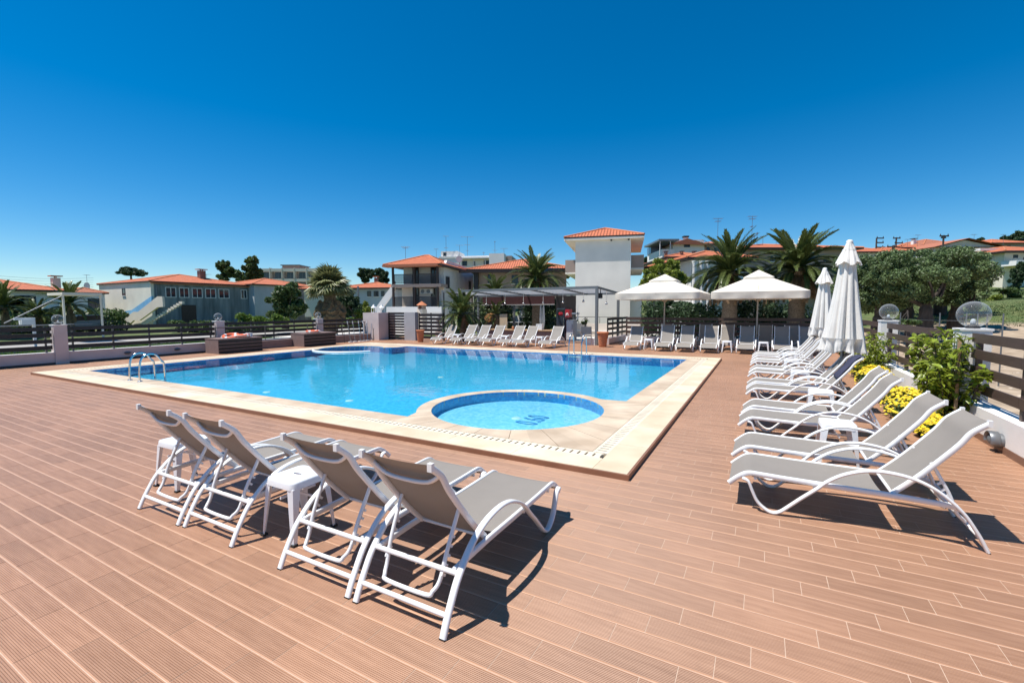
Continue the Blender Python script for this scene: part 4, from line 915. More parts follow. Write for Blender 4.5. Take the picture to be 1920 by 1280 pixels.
t = thing('small_parasol', 'small closed cream parasol behind the bar', 'parasol', (*at(979, 600, Y=26.4).xy, 0)); MB().tube([(0, 0, 0), (0, 0, 1.95)], .02, 8).build('pole', 'white_plastic', t); MB().lathe([(.24, 1.15), (.20, 1.3), (.10, 1.75), (.03, 1.97), (0, 2.0)], 12).build('canopy', 'canvas_closed', t)
for i, (px, lab) in enumerate(((1014, 'furled white umbrella leaning behind the bar, nearer the blind'), (1019, 'furled white umbrella leaning behind the bar, nearer the fridges'))):
    p = at(px, 600, Y=25.5); t = thing('furled_umbrella', lab, 'umbrella', (p.x, 25.5, .5)); MB().lathe([(.02, 0), (.07, .2), (.09, .5), (.06, 1.2), (.03, 1.45)], 10).build('canopy', 'canvas_closed', t); MB().tube([(0, 0, -.5), (0, 0, .1)], .02, 8).build('pole', 'white_plastic', t)
t = thing('counter_box', 'white box standing on the bar counter', 'box', (at(1012, 610, Y=20.5).x, 20.5, .656)); MB().box(-.16, .16, -.1, .1, 0, .27).build('box_body', 'white_plastic', t); MB().box(-.165, .165, -.105, .105, .271, .285).build('lid', 'white_plastic', t)
t = thing('orange_jar', 'small orange jar standing on the bar counter', 'jar', (at(962, 613, Y=20.45).x, 20.45, .656)); MB().lathe([(.05, 0), (.06, .05), (.06, .12), (.04, .14)], 12).build('jar_body', 'terracotta', t); MB().lathe([(.042, .141), (.042, .165), (0, .167)], 12).build('lid', 'wood', t)
t = thing('storage_crate', 'low pale crate beside the pergola corner post', 'crate', (*at(1108, 646, z=0).xy, 0)); MB().box(-.25, .25, -.2, .2, 0, .28).build('crate_body', 'white_render', t); MB().box(-.26, .26, -.21, .21, .281, .31).build('lid', 'white_render', t)
t = thing('flower_trough', 'pale trough with white flowers by the pergola post', 'planter', (*at(832, 634, z=0).xy, 0)); MB().box(-.45, .45, -.2, .2, 0, .38).build('trough', 'lilac_render', t); TROUGH = t
t = thing('speaker', 'small black loudspeaker under the pergola corner', 'loudspeaker', (PGX1-.05, PGY0+.55, 2.30)); MB().box(-.08, .08, -.08, .08, -.12, .12).build('cabinet', 'black', t); MB().lathe([(.055, 0), (.05, .008), (0, .0)], 14).build('cone', 'grey_metal', t, (0, 0, -.135)); MB().box(-.015, .015, -.015, .015, .121, .33).build('bracket', 'dark_metal', t)
t = thing('plaster_ornament', 'white plaster column ornament beside the pergola post', 'ornament', (*at(822, 600, Y=21.3).xy, 0)); MB().lathe([(.16, 0), (.16, .1), (.1, .18), (.09, .55), (.14, .7), (.1, .85), (.15, 1.0), (.17, 1.25), (.1, 1.4), (0, 1.44)], 14).build('shaft', 'plaster_white', t)

# ================================================================== VEGETATION
def leaf_mesh(name, m, clumps, n, size, seed, aspect=.42, outward=.5, up=.15, shell=2.4):
    """n small folded leaves spread through clumps (cx,cy,cz,rx,ry,rz)"""
    rg = np.random.RandomState(seed); C = np.array(clumps, float); w_ = C[:,3]*C[:,4]+C[:,3]*C[:,5]; idx = rg.choice(len(C), n, p=w_/w_.sum())
    d = rg.normal(size=(n, 3)); d /= np.linalg.norm(d, axis=1, keepdims=True); r = rg.rand(n, 1)**(1/shell)
    P = C[idx,:3]+d*r*C[idx,3:6]
    N = d*outward+rg.normal(size=(n, 3))*.7+np.array([0, 0, up]); N /= np.linalg.norm(N, axis=1, keepdims=True)
    T = rg.normal(size=(n, 3)); T -= N*(T*N).sum(1, keepdims=True); T /= np.linalg.norm(T, axis=1, keepdims=True); B = np.cross(N, T)
    s = size*rg.uniform(.6, 1.35, (n, 1)); k = s*aspect
    V = np.stack([P-T*s, P+B*k+N*k*.25, P+T*s, P-B*k+N*k*.25], 1).reshape(-1, 3)
    me = bpy.data.meshes.new(name); me.vertices.add(4*n); me.vertices.foreach_set('co', V.ravel()); me.loops.add(4*n); me.loops.foreach_set('vertex_index', np.arange(4*n))
    me.polygons.add(n); me.polygons.foreach_set('loop_start', np.arange(n)*4); me.polygons.foreach_set('loop_total', np.full(n, 4)); me.materials.append(MATS[m]); me.update(calc_edges=True); return me
def sub_clumps(main, k, seed, fr=(.28, .45), inner=.15):
    """break big ellipsoids into an uneven cluster of small ones"""
    rg = np.random.RandomState(seed); out = []
    for c in main:
        for i in range(k):
            d = rg.normal(size=3); d /= np.linalg.norm(d); d[2] = d[2]*.9; q = rg.uniform(.55, .98) if rg.rand() > inner else rg.uniform(.1, .5); f = rg.uniform(*fr)
            out.append((c[0]+d[0]*c[3]*q, c[1]+d[1]*c[4]*q, c[2]+d[2]*c[5]*q, c[3]*f, c[4]*f, c[5]*f*rg.uniform(.75, 1.1)))
    return out
def tree(name, label, x, y, z, clumps, n, size, m, seed, trunk=(.16, 1.5), limbs=5, group=None, cat='tree', k=16, fr=(.28, .45), lean=0.0, core=True):
    """clumps relative to the tree's foot"""
    t = thing(name, label, cat, (x, y, z), 0, group); rg = random.Random(seed); r, h = trunk
    b = MB(); p = smooth_path([(0, 0, -.4), (lean*.2, .02, h*.35), (lean*.6, -.03, h*.7), (lean, 0, h)], 4); b.tube(p, r, 9, scale=[1.45-.75*i/(len(p)-1)+.1*math.sin(i*2.1) for i in range(len(p))])
    for i in range(limbs):
        c = clumps[i % len(clumps)]; e = Vector((c[0]+rg.uniform(-.4, .4)*c[3], c[1]+rg.uniform(-.4, .4)*c[4], c[2]+rg.uniform(-.3, .3)*c[5])); s0 = Vector((lean, 0, h*.92)); m_ = s0.lerp(e, .5)+Vector((rg.uniform(-.2, .2), rg.uniform(-.2, .2), -.1*h))
        q = smooth_path([s0, m_, e], 4); b.tube(q, r*.36, 6, scale=[1-.75*j/(len(q)-1) for j in range(len(q))])
    b.build('trunk', 'bark', t)
    sc_ = sub_clumps(clumps, k, seed, fr)
    obj('crown', leaf_mesh('crown', m, sc_, n, size, seed), t); return t

# olive grove beyond the bare plot
def hz(x, y): return float(terrain_h(x, y))
for i, (px, dep, zc, rx, rz_, lab, tr) in enumerate((
    (1735, 17.5, 2.85, 1.75, 1.20, 'spreading old olive tree with a thick dark trunk beyond the slat fence', (.24, 1.5)),
    (1650, 19.5, 2.75, 1.70, 1.50, 'olive tree standing right behind the closed parasols', (.24, 1.4)),
    (1792, 19.5, 2.75, 1.15, 1.40, 'rounded olive tree nearest the grassy slope', (.22, 1.3)),
    (1700, 22.5, 3.2, 2.0, 1.5, 'tall pale olive tree at the back of the grove', (.22, 1.6)),
    (1762, 23.5, 3.35, 1.7, 1.45, 'olive tree at the back of the grove below the big gable', (.22, 1.6)))):
    q = at(px, 600, dep=dep); z0 = hz(q.x, q.y)
    cl = [(0, 0, zc-z0, rx, rx, rz_), (rx*.45, .2, zc-z0+.35, rx*.6, rx*.6, rz_*.75), (-rx*.5, 0, zc-z0+.2, rx*.6, rx*.6, rz_*.8)] + ([(0, -.5, zc-z0-.35, rx*.8, rx*.7, rz_*.7)] if i else [])
    tree('olive_tree', lab, q.x, q.y, z0, cl, 34000, .050, 'olive_leaf', 20+i, tr, 6, 'olive trees beyond the bare plot', k=26, fr=(.17, .27))
# trees of the middle distance: (name,label,px,row of base,dep,[clumps in px],leaf material)
def ptree(name, label, px, pyb, dep, cl, m, n, size, seed, trunk=.18, group=None, cat='tree', k=14, fr=(.28, .45)):
    """clumps given as (px, py, half-width px, half-height px) in the picture, at depth dep"""
    s = dep/FPX; q = at(px, pyb, dep=dep); z0 = q.z; rt = Vector((math.cos(YAW), math.sin(YAW), 0)); L = []
    for cx, cy, w_, h_ in cl:
        c = at(cx, cy, dep=dep); L.append((c.x-q.x, c.y-q.y, c.z-z0, w_*s, w_*s, h_*s))
    th = max(.5, min(c[2] for c in L)); k, fr, n = (k+10, (fr[0]*.7, fr[1]*.72), int(n*1.5)) if cat == 'tree' else (k, fr, n); size = size*.82; return tree(name, label, q.x, q.y, z0, L, n, size, m, seed, (trunk, th), 4, group, cat, k, fr)
ptree('leafy_tree', 'big dense green tree beside the grey concrete wall', 535, 606, 34, [(535, 560, 30, 30), (520, 585, 24, 20), (552, 580, 22, 26), (548, 545, 16, 16)], 'tree_leaf', 15000, .13, 31)
ptree('leafy_tree', 'dark tree on the far side of the fan palm', 665, 606, 36, [(660, 570, 24, 24), (645, 560, 18, 22), (640, 590, 22, 16)], 'pine_leaf', 9000, .13, 32)
ptree('lime_bush', 'yellow green bush between fan palm and block wall', 690, 606, 30, [(687, 578, 13, 16), (676, 590, 12, 12)], 'lime_leaf', 3500, .10, 33, .06, cat='bush')
ptree('tall_tree', 'tall feathery tree behind the orange roof, left of the hotel', 468, 545, 75, [(470, 500, 15, 20), (462, 518, 18, 14), (478, 488, 8, 10), (482, 515, 10, 14)], 'tree_leaf', 8000, .26, 34)
ptree('tall_tree', 'feathery tree behind the orange roof near the chimney', 425, 545, 75, [(424, 505, 14, 16), (415, 498, 9, 10), (440, 510, 9, 12), (420, 520, 12, 9)], 'tree_leaf', 6000, .26, 35)
ptree('pine_tree', 'dark round pine behind the beige house roof', 247, 535, 95, [(248, 511, 22, 7), (243, 506, 13, 6), (262, 513, 11, 5)], 'pine_leaf', 5000, .32, 36)
ptree('pine_tree', 'dark flat topped pine above the fan palm', 615, 540, 110, [(617, 506, 16, 7), (605, 511, 12, 5), (622, 513, 14, 8)], 'pine_leaf', 4000, .36, 37)
ptree('pine_tree', 'dense dark pine left of the balcony house, nearer its stairs', 712, 545, 70, [(714, 520, 14, 14), (708, 510, 10, 8), (722, 524, 8, 12)], 'pine_leaf', 5000, .22, 38)
ptree('pine_tree', 'dense dark pine left of the balcony house, nearer the fan palm', 685, 545, 72, [(686, 518, 14, 14), (680, 511, 9, 9), (694, 512, 10, 9)], 'pine_leaf', 5000, .22, 39)
ptree('round_tree', 'clipped round yellow green tree beside the white tower house', 1243, 606, 31, [(1243, 518, 41, 34), (1243, 505, 32, 26), (1262, 535, 30, 26), (1222, 540, 24, 30)], 'lime_leaf', 16000, .105, 40, .14, k=22, fr=(.2, .32))
ptree('leafy_tree', 'dark leafy tree in the shade below the round yellow tree', 1270, 612, 29, [(1268, 575, 34, 20), (1240, 580, 18, 18), (1300, 585, 22, 18)], 'pine_leaf', 8000, .11, 41, .1)
ptree('oleander_bush', 'oleander bush with pale flowers before the blue and cream stairs', 185, 625, 40, [(182, 600, 14, 16), (172, 606, 10, 12), (200, 592, 10, 12), (190, 585, 9, 10)], 'tree_leaf', 5000, .12, 42, .05, cat='bush')
ptree('oleander_bush', 'thin oleander bush close to the stair foot', 228, 620, 42, [(230, 590, 8, 10), (222, 596, 8, 10)], 'tree_leaf', 2000, .12, 43, .05, cat='bush')
ptree('hill_tree', 'dark tree on the hill behind the tower house', 1215, 505, 90, [(1212, 492, 10, 10), (1222, 500, 10, 8), (1228, 484, 7, 6)], 'pine_leaf', 4000, .26, 44)
ptree('hill_tree', 'large dark tree on the hilltop at the picture edge', 1905, 490, 85, [(1905, 452, 16, 14), (1890, 462, 12, 9), (1915, 440, 12, 8), (1918, 465, 14, 12)], 'pine_leaf', 8000, .26, 45)
ptree('hill_tree', 'small dark tree on the ridge behind the big gable', 1868, 470, 120, [(1866, 455, 10, 5), (1838, 450, 6, 4), (1885, 448, 8, 6)], 'pine_leaf', 3000, .4, 46)
ptree('dark_conifer', 'dark conifer beside the house on the slope', 1900, 580, 42, [(1906, 520, 11, 18), (1915, 506, 9, 16), (1902, 540, 9, 9)], 'pine_leaf', 6000, .13, 47)
ptree('yellow_bush', 'single yellow green bush on the grassy slope', 1864, 575, 28, [(1864, 563, 13, 11), (1858, 568, 9, 7)], 'lime_leaf', 3000, .07, 48, .05, cat='bush')
ptree('dark_bush', 'low dark bush under the slope house', 1880, 550, 36, [(1880, 545, 18, 6), (1905, 552, 16, 8)], 'tree_leaf', 3000, .1, 49, .05, cat='bush')
ptree('dark_bush', 'shrub at the foot of the fence behind the olive trunk', 1700, 612, 14, [(1696, 604, 18, 7), (1678, 608, 12, 5)], 'tree_leaf', 2200, .07, 50, .03, cat='bush')
for i, (px, py, w_, lab) in enumerate(((455, 598, 16, 'tall grassy weeds against the concrete wall beside the globe pillar'), (487, 597, 10, 'tall grassy weeds at the corner of the pale concrete wall'), (515, 598, 18, 'yellowish weeds below the big dense tree'), (640, 602, 30, 'green undergrowth at the foot of the fan palm'))):
    ptree('weed_clump', lab, px, 612, 31, [(px, py, w_, 9), (px+w_*.5, py+4, w_*.7, 7)], 'weed_leaf', 1800, .17, 60+i, .02, cat='weeds', k=8)
# flowers in the trough
q = TROUGH.location; obj('foliage', leaf_mesh('foliage', 'tree_leaf', [(-.2, 0, .45, .25, .2, .12), (.2, 0, .45, .25, .2, .12)], 500, .05, 4), TROUGH); struct(obj('blossoms', leaf_mesh('blossoms', 'white_blossom', [(-.2, 0, .50, .25, .2, .13), (.22, 0, .5, .22, .2, .13)], 380, .045, 5, .8), TROUGH), 'stuff')

# ---- feather palms
def frond_mesh(L, rise, droop, n=34, leaf=.42, m='palm_leaf', seed=1, w_=.030):
    """arched rachis with two rows of narrow leaflets, growing along +x"""
    rg = random.Random(seed); b = MB(); pts = []
    for i in range(n+1):
        f = i/n; a = rise-(rise+droop)*f**1.25
        pts.append(((pts[-1][0]+L/n*math.cos(a)) if pts else 0, 0, (pts[-1][2]+L/n*math.sin(a)) if pts else 0))
    b.tube(pts, .009, 5, scale=[1.3-1.1*i/n for i in range(n+1)])
    for i in range(3, n+1):
        f = i/n; ll = leaf*(.45+.55*math.sin(PI*min(1, .12+f*.86)))*(1.0 if f < .9 else .7); p = Vector(pts[i]); tg = (Vector(pts[i])-Vector(pts[i-1])).normalized(); up = Vector((-tg.z, 0, tg.x))
        for s in (-1, 1):
            for e in (0, .5):
                o = p-tg*(L/n)*e; d = (tg*rg.uniform(.85, 1.1)+Vector((0, s, 0))*.55+up*rg.uniform(.15, .38)).normalized(); tip = o+d*ll*rg.uniform(.85, 1.1)-Vector((0, 0, .10*ll)); sd = d.cross(up).normalized()*w_; mid = o.lerp(tip, .45)
                b._add([o, mid+sd*.55, tip, mid-sd*.55], [(0, 1, 2, 3)])
    return b.mesh('frond', m)
FRONDS = {k: frond_mesh(*v) for k, v in {'up': (1, 1.25, -.55, 40, .165, 'palm_leaf', 1, .018), 'mid': (1, .95, .45, 40, .165, 'palm_leaf', 2, .018), 'low': (1, .45, .95, 40, .16, 'palm_leaf', 3, .018), 'droop': (1, .15, 1.35, 40, .155, 'palm_leaf', 5, .018), 'hang': (1, -.35, 1.35, 26, .20, 'dry_frond', 4, .022)}.items()}
def feather_palm(label, x, y, z, h, L, n, seed, tr=.28, hang=8, group='feather palms'):
    t = thing('feather_palm', label, 'palm', (x, y, z), 0, group); rg = random.Random(seed)
    pr = []; k = max(6, int(h/.16))
    for i in range(k+1): q = i/k; pr += [(tr*(1.12-.15*q)*(1.0 if i % 2 else 1.12), -.2+(h+.2)*q)]
    pr += [(tr*1.25, h+.08), (tr*.9, h+.30), (.05, h+.42)]; MB().lathe(pr, 12).build('trunk', 'palm_bark', t)
    for i in range(n):
        f = i/n; kind = 'up' if f < .24 else 'mid' if f < .52 else 'low' if f < .78 else 'droop'
        o = obj('frond', FRONDS[kind], t, (0, 0, h+.30-.22*f)); s = L*rg.uniform(.86, 1.08); o.scale = (s, s, s); o.rotation_euler = (rg.uniform(-.25, .25), rg.uniform(-.16, .16), i*2.39996+rg.uniform(-.2, .2))
    for i in range(hang):
        o = obj('dry_frond', FRONDS['hang'], t, (0, 0, h+.05)); s = L*rg.uniform(.6, .8); o.scale = (s, s, s); o.rotation_euler = (rg.uniform(-.3, .3), rg.uniform(-.1, .3), i*2*PI/max(1, hang)+rg.uniform(-.3, .3))
    return t
def ppalm(label, px, pyc, dep, Lpx, n, seed, hang=8, tr=.26, zg=0.0):
    """crown centre at a picture position and depth, frond length in px"""
    c = at(px, pyc, dep=dep); feather_palm(label, c.x, c.y, zg, max(.35, c.z-zg-.3), Lpx*dep/FPX, n, seed, tr, hang)
ppalm('tall feather palm between balcony house and tower house', 1006, 522, 29, 62, 92, 1, 14)
ppalm('feather palm in front of the columned house, behind the second parasol', 1370, 509, 26, 84, 98, 2, 40, .36)
ppalm('large feather palm behind the closed parasols, beside the olives', 1497, 502, 25, 86, 98, 3, 40, .36)
ppalm('smaller feather palm below the orange roofs beside the balcony house', 928, 549, 30, 44, 60, 4, 4)
ppalm('young feather palm right at the left end of the pergola', 866, 588, 24.5, 54, 66, 5, 4, .2)
ppalm('young feather palm inside the bar garden, seen under the pergola', 930, 590, 27, 34, 36, 6, 3, .2)
ppalm('feather palm before the low white house, nearest the chimney', 127, 570, 33, 52, 50, 7, 5)
ppalm('feather palm before the low white house, at the picture edge', 5, 575, 30, 55, 48, 8, 5)
ppalm('short feather palm between two others on the grass side', 70, 592, 32, 40, 44, 9, 4)
ppalm('feather palm crown against the far right roofs behind the parasol', 1440, 540, 30, 45, 40, 10, 10)
# ---- fan palm
def fan_mesh(m, seed, droop, segs=17):
    rg = random.Random(seed); b = MB(); b.tube([(0, 0, 0), (.28, 0, .10), (.52, 0, .12)], .016, 5)
    for i in range(segs):
        a = R(-108+216*i/(segs-1)); d = Vector((math.cos(a), math.sin(a), 0)); o = Vector((.52, 0, .12)); ll = .52*(1-.18*abs(a)/2)*rg.uniform(.9, 1.08); sd = Vector((-d.y, d.x, 0))*.042
        m1 = o+d*ll*.55+Vector((0, 0, .05)); tip = o+d*ll+Vector((0, 0, -droop*rg.uniform(.7, 1.3)))
        b._add([o, m1+sd+Vector((0, 0, -.02)), m1+Vector((0, 0, .012)), m1-sd+Vector((0, 0, -.02)), tip], [(0, 1, 2), (0, 2, 3), (1, 4, 2), (2, 4, 3)])
    return b.mesh('fan_leaf', m)
FANS = [fan_mesh('fan_leaf', 1, .05), fan_mesh('fan_leaf', 2, .13), fan_mesh('dry_frond', 3, .42)]
c = at(618, 548, dep=29); t = thing('fan_palm', 'shaggy fan palm with a brown skirt of dead leaves', 'palm', (c.x, c.y, 0)); H = c.z
MB().lathe([(.42-.1*(i/14)+(.04 if i % 2 else 0), -.2+(H+.1)*i/14) for i in range(15)]+[(.05, H+.2)], 14).build('trunk', 'palm_bark', t); rg = random.Random(8)
for i in range(120):
    f = i/120; kind = 0 if f < .42 else 1 if f < .74 else 2; o = obj('fan_leaf' if kind < 2 else 'dead_leaf', FANS[kind], t, (0, 0, H+.15-.30*f-(.75*(f-.74)*4 if kind == 2 else 0))); s = rg.uniform(1.25, 1.75); o.scale = (s, s, s); o.rotation_euler = (rg.uniform(-.3, .3), -1.35+1.6*min(1, f/.74)+rg.uniform(-.12, .12)+(.75 if kind == 2 else 0), i*2.39996)

# ---- flower bed along the white wall
def flower_mound(x, y, rx, ry, h, seed, label):
    t = thing('flower_clump', label, 'flowers', (x, y, 0), 0, 'yellow flower clumps along the white wall')
    C = [(0, 0, h*.45, rx, ry, h*.5), (0, ry*.3, h*.4, rx*.9, ry*.7, h*.5), (.04, -ry*.35, h*.4, rx*.9, ry*.6, h*.48)]
    struct(obj('foliage', leaf_mesh('foliage', 'tree_leaf', C, 2600, .030, seed, shell=3)), 'stuff').parent = t
    rg = random.Random(seed); b = MB()
    for i in range(1050):
        u, v = rg.uniform(-1, 1), rg.uniform(-1, 1)
        if u*u+v*v > 1+.25*math.sin(5*u+3*v+seed) or math.sin(7*u+seed)*math.sin(9*v) > .72: continue
        zz = h*.45+h*.56*math.sqrt(max(0, 1-u*u-v*v))*rg.uniform(.85, 1.06)*(1+.14*math.sin(4*v+seed*2+2*u)) if rg.random() > .18 else h*rg.uniform(.2, .6); k = 1.0 if zz > h*.5 else 1.03/max(.4, math.hypot(u, v)); p = Vector((u*rx*k, v*ry*k, zz)); r = rg.uniform(.017, .027); n_ = Vector((u*.7+rg.uniform(-.3, .3), v*.7+rg.uniform(-.3, .3), .9)).normalized(); a = n_.orthogonal().normalized(); c_ = n_.cross(a)
        V = [p+n_*r*.5]+[p+(a*math.cos(q)+c_*math.sin(q))*r-n_*r*.15 for q in (i_*PI/3 for i_ in range(6))]; b._add(V, [(0, j+1, (j+1) % 6+1) for j in range(6)])
    struct(b.build('blossoms', 'blossom', t), 'stuff')
flower_mound(2.0, 8.75, .30, .88, .46, 1, 'largest yellow flower clump, behind the pair of loungers nearest the shrub')
flower_mound(2.0, 7.75, .17, .22, .32, 2, 'yellow flower clump peeking between the two nearest lounger backs')
flower_mound(2.12, 11.9, .32, .62, .46, 3, 'yellow flower clump next to the nearer closed parasol')
flower_mound(2.2, 13.7, .26, .42, .42, 4, 'small yellow flower clump behind the lounger with the navy towel')
LEAFM = []
for sd_ in range(3):
    b = MB(); n = 5; V = []
    for i in range(n+1):
        f = i/n; ww = .030*math.sin(PI*min(.98, .06+f*.92))**.8; z = -.035*f*f*(1+sd_*.5); V += [(f*.11, -ww, z+.010), (f*.11, 0, z), (f*.11, ww, z+.010)]
    b._add(V, [(i*3+j, i*3+j+1, (i+1)*3+j+1, (i+1)*3+j) for i in range(n) for j in range(2)], 0, True); LEAFM.append(b.mesh('leaf', 'shrub_leaf'))
def shrub(label, x, y, spread, h, stems, leaves, seed, single):
    t = thing('leafy_shrub', label, 'shrub', (x, y, 0), 0, 'glossy shrubs along the white wall'); rg = random.Random(seed); st = MB(); spots = []
    for i in range(stems):
        e = Vector((rg.uniform(-spread[0], spread[0]), rg.uniform(-spread[1], spread[1]), h*rg.uniform(.55, 1.05))); o = Vector((e.x*.12, e.y*.25, 0)); m_ = o.lerp(e, .5)+Vector((rg.uniform(-.08, .08), rg.uniform(-.08, .08), .05)); p = smooth_path([o, m_, e], 5)
        sm_ = MB().tube(p, .009, 5, scale=[1.2-.9*j/(len(p)-1) for j in range(len(p))]).build('stem', 'bark', t)
        spots += [(p[j].lerp(p[j-1], rg.random()), j/(len(p)-1)) for j in range(3, len(p)) for _ in range(3)]
    b = MB()
    for i in range(leaves):
        p, f = rg.choice(spots); yaw, pit, sc_ = rg.uniform(0, 2*PI), rg.uniform(-.55, .75), rg.uniform(.55, 1.15)
        M = Matrix.Translation(p+Vector((rg.gauss(0, .035), rg.gauss(0, .035), rg.gauss(0, .03)))) @ Matrix.Rotation(yaw, 4, 'Z') @ Matrix.Rotation(-pit, 4, 'Y') @ Matrix.Rotation(rg.uniform(-.5, .5), 4, 'X') @ Matrix.Scale(sc_, 4)
        if i < single: o = obj('leaf', LEAFM[i % 3], t); o.matrix_basis = M
        else:
            me = LEAFM[i % 3]; b._add([M @ v.co for v in me.vertices], [tuple(p_.vertices) for p_ in me.polygons], 0, True)
    if b.v: struct(b.build('foliage', 'shrub_leaf', t), 'stuff')
shrub('big glossy green shrub in front of the globe lamp pillar', 2.32, 8.75, (.26, .85), 1.30, 44, 1900, 1, 300)
shrub('glossy green shrub behind the closed parasol', 2.26, 13.1, (.30, .75), 1.15, 22, 700, 2, 120)
shrub('low glossy shrub beyond the closed parasols', 2.28, 16.8, (.28, .6), 1.0, 14, 400, 3, 0)
t = thing('wooden_stake', 'thin wooden stake supporting the big shrub', 'stake', (2.38, 8.35, 0)); MB().box(-.017, .017, -.017, .017, 0, 1.28).build('stake_body', 'wood', t); MB().tube(ring(.03, 0, 8), .006, 5, closed=True).build('tie', 'rubber', t, (0, 0, .7))

# ================================================================== BUILDINGS
def span(root, rz, px):
    """distance along local x from root to picture column px"""
    rt = Vector((math.cos(YAW), math.sin(YAW))); fw = _FW.xy; d = Vector((math.cos(rz), math.sin(rz))); u = (px-960)/FPX*math.cos(PITCH)/1.0; r2 = Vector(root[:2])
    return -(r2.dot(rt)-u*r2.dot(fw))/(d.dot(rt)-u*d.dot(fw))
def hip(root, x0, x1, y0, y1, z, rise, ov=.45, m='roof_tile', name='roof', ridge=None, gable=False, eave=.14, inset=None):
    """hip (or gable) roof whose four slopes carry metre coordinates for the tiles"""
    X0, X1, Y0, Y1 = x0-ov, x1+ov, y0-ov, y1+ov; w_, d = X1-X0, Y1-Y0; b = MB()
    if ridge is None: ridge = 'x' if w_ >= d else 'y'
    k = 0.001 if gable else (min(w_, d)/2 if inset is None else inset)
    if ridge == 'x': A = (X0+k, (Y0+Y1)/2, z+rise); B = (X1-k, (Y0+Y1)/2, z+rise)
    else: A = ((X0+X1)/2, Y0+k, z+rise); B = ((X0+X1)/2, Y1-k, z+rise)
    c = [(X0,Y0,z),(X1,Y0,z),(X1,Y1,z),(X0,Y1,z)]
    faces = [(c[0],c[1],B,A),(c[1],c[2],B),(c[2],c[3],A,B),(c[3],c[0],A)] if ridge == 'x' else [(c[0],c[1],A),(c[1],c[2],B,A),(c[2],c[3],B),(c[3],c[0],A,B)]
    for f in faces:
        e = (Vector(f[1])-Vector(f[0])).normalized(); n_ = e.cross(Vector(f[2])-Vector(f[1])).normalized(); up = n_.cross(e); b.poly(f, 0, [((Vector(p)-Vector(f[0])).dot(e), (Vector(p)-Vector(f[0])).dot(up)) for p in f])
    rf = b.build(name, m, root)
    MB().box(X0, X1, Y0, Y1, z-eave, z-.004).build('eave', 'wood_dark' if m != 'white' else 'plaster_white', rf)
    rp = MB(); tub = [(A, B)] + ([(c[0], A), (c[3], A), (c[1], B), (c[2], B)] if ridge == 'x' else [(c[0], A), (c[1], A), (c[2], B), (c[3], B)])
    if not gable:
        for p, q in tub:
            if (Vector(p)-Vector(q)).length > .2: MB().tube([p, q], .085, 6).build('ridge_tiles', m if False else 'terracotta', rf)
    return rf
def win(root, x, z, w_, h, face='front', off=0.0, frame='ac_white', fw=.06, leaves=2, name='window', glass='window_glass', sill=True):
    """window on a face: front (y=off, looking -y), right (x=off, looking +x), left (x=off, looking -x)"""
    b = MB(); g = MB(); e = .05
    def put(B, a0, a1, z0, z1, d0, d1):
        if face == 'front': B.box(a0, a1, off-d1, off-d0, z0, z1)
        elif face == 'right': B.box(off+d0, off+d1, a0, a1, z0, z1)
        else: B.box(off-d1, off-d0, a0, a1, z0, z1)
    put(b, x, x+w_, z, z+fw, .002, e); put(b, x, x+w_, z+h-fw, z+h, .002, e); put(b, x, x+fw, z+fw, z+h-fw, .002, e); put(b, x+w_-fw, x+w_, z+fw, z+h-fw, .002, e)
    for i in range(1, leaves): q = x+w_*i/leaves; put(b, q-fw*.4, q+fw*.4, z+fw, z+h-fw, .003, e-.004)
    o = b.build(name, frame, root); put(g, x+fw*.6, x+w_-fw*.6, z+fw*.6, z+h-fw*.6, .001, .018); g.build('pane', glass, o)
    if sill: s = MB(); put(s, x-.05, x+w_+.05, z-.06, z-.002, .002, .10); s.build('sill', 'plaster_white', o)
    return o
def antenna(px, pyt, pyb, dep, label, arms=((.0, 1.0),), r=.03):
    r *= .6
    """roof aerial: mast between two picture rows, arms = (drop fraction, length m)"""
    a = at(px, pyb, dep=dep); b = at(px, pyt, dep=dep); t = thing('roof_aerial', label, 'aerial', a, YAW, 'roof aerials'); H = b.z-a.z
    MB().tube([(0, 0, -.6), (0, 0, H)], r, 5).build('mast', 'aerial', t)
    for f, L in arms:
        o = MB().tube([(-L*.5, 0, H*(1-f)), (L*.5, 0, H*(1-f))], r*.8, 5).build('boom', 'aerial', t)
        for i in range(5): q = -L*.45+L*.9*i/4; MB().tube([(q, -.3, H*(1-f)), (q, 0, H*(1-f)+.04), (q, .3, H*(1-f))], r*.5, 4).build('element', 'aerial', o)
def dish(px, py, dep, r, label):
    p = at(px, py, dep=dep); t = thing('satellite_dish', label, 'satellite dish', p, YAW); b = MB().lathe([(0, 0), (r*.6, .06*r), (r, .22*r)], 18); b.v = [(x, -z, y) for x, y, z in b.v]; b.build('reflector', 'concrete_pale', t)
    MB().tube([(0, 0, 0), (0, .25, -.1), (0, .25, -.8)], .04, 6).build('bracket', 'aerial', t)
def chimney(root, x, y, z0, h, w_, m='plaster_cream', cap='terracotta'):
    c = MB().box(x-w_/2, x+w_/2, y-w_/2, y+w_/2, z0, z0+h).build('chimney', m, root); MB().box(x-w_*.75, x+w_*.75, y-w_*.75, y+w_*.75, z0+h+.12, z0+h+.2).build('chimney_cap', cap, c)
    for sx in (-1, 1): MB().box(x+sx*w_*.35-.04, x+sx*w_*.35+.04, y-.04, y+.04, z0+h+.001, z0+h+.119).build('cap_support', m, c)
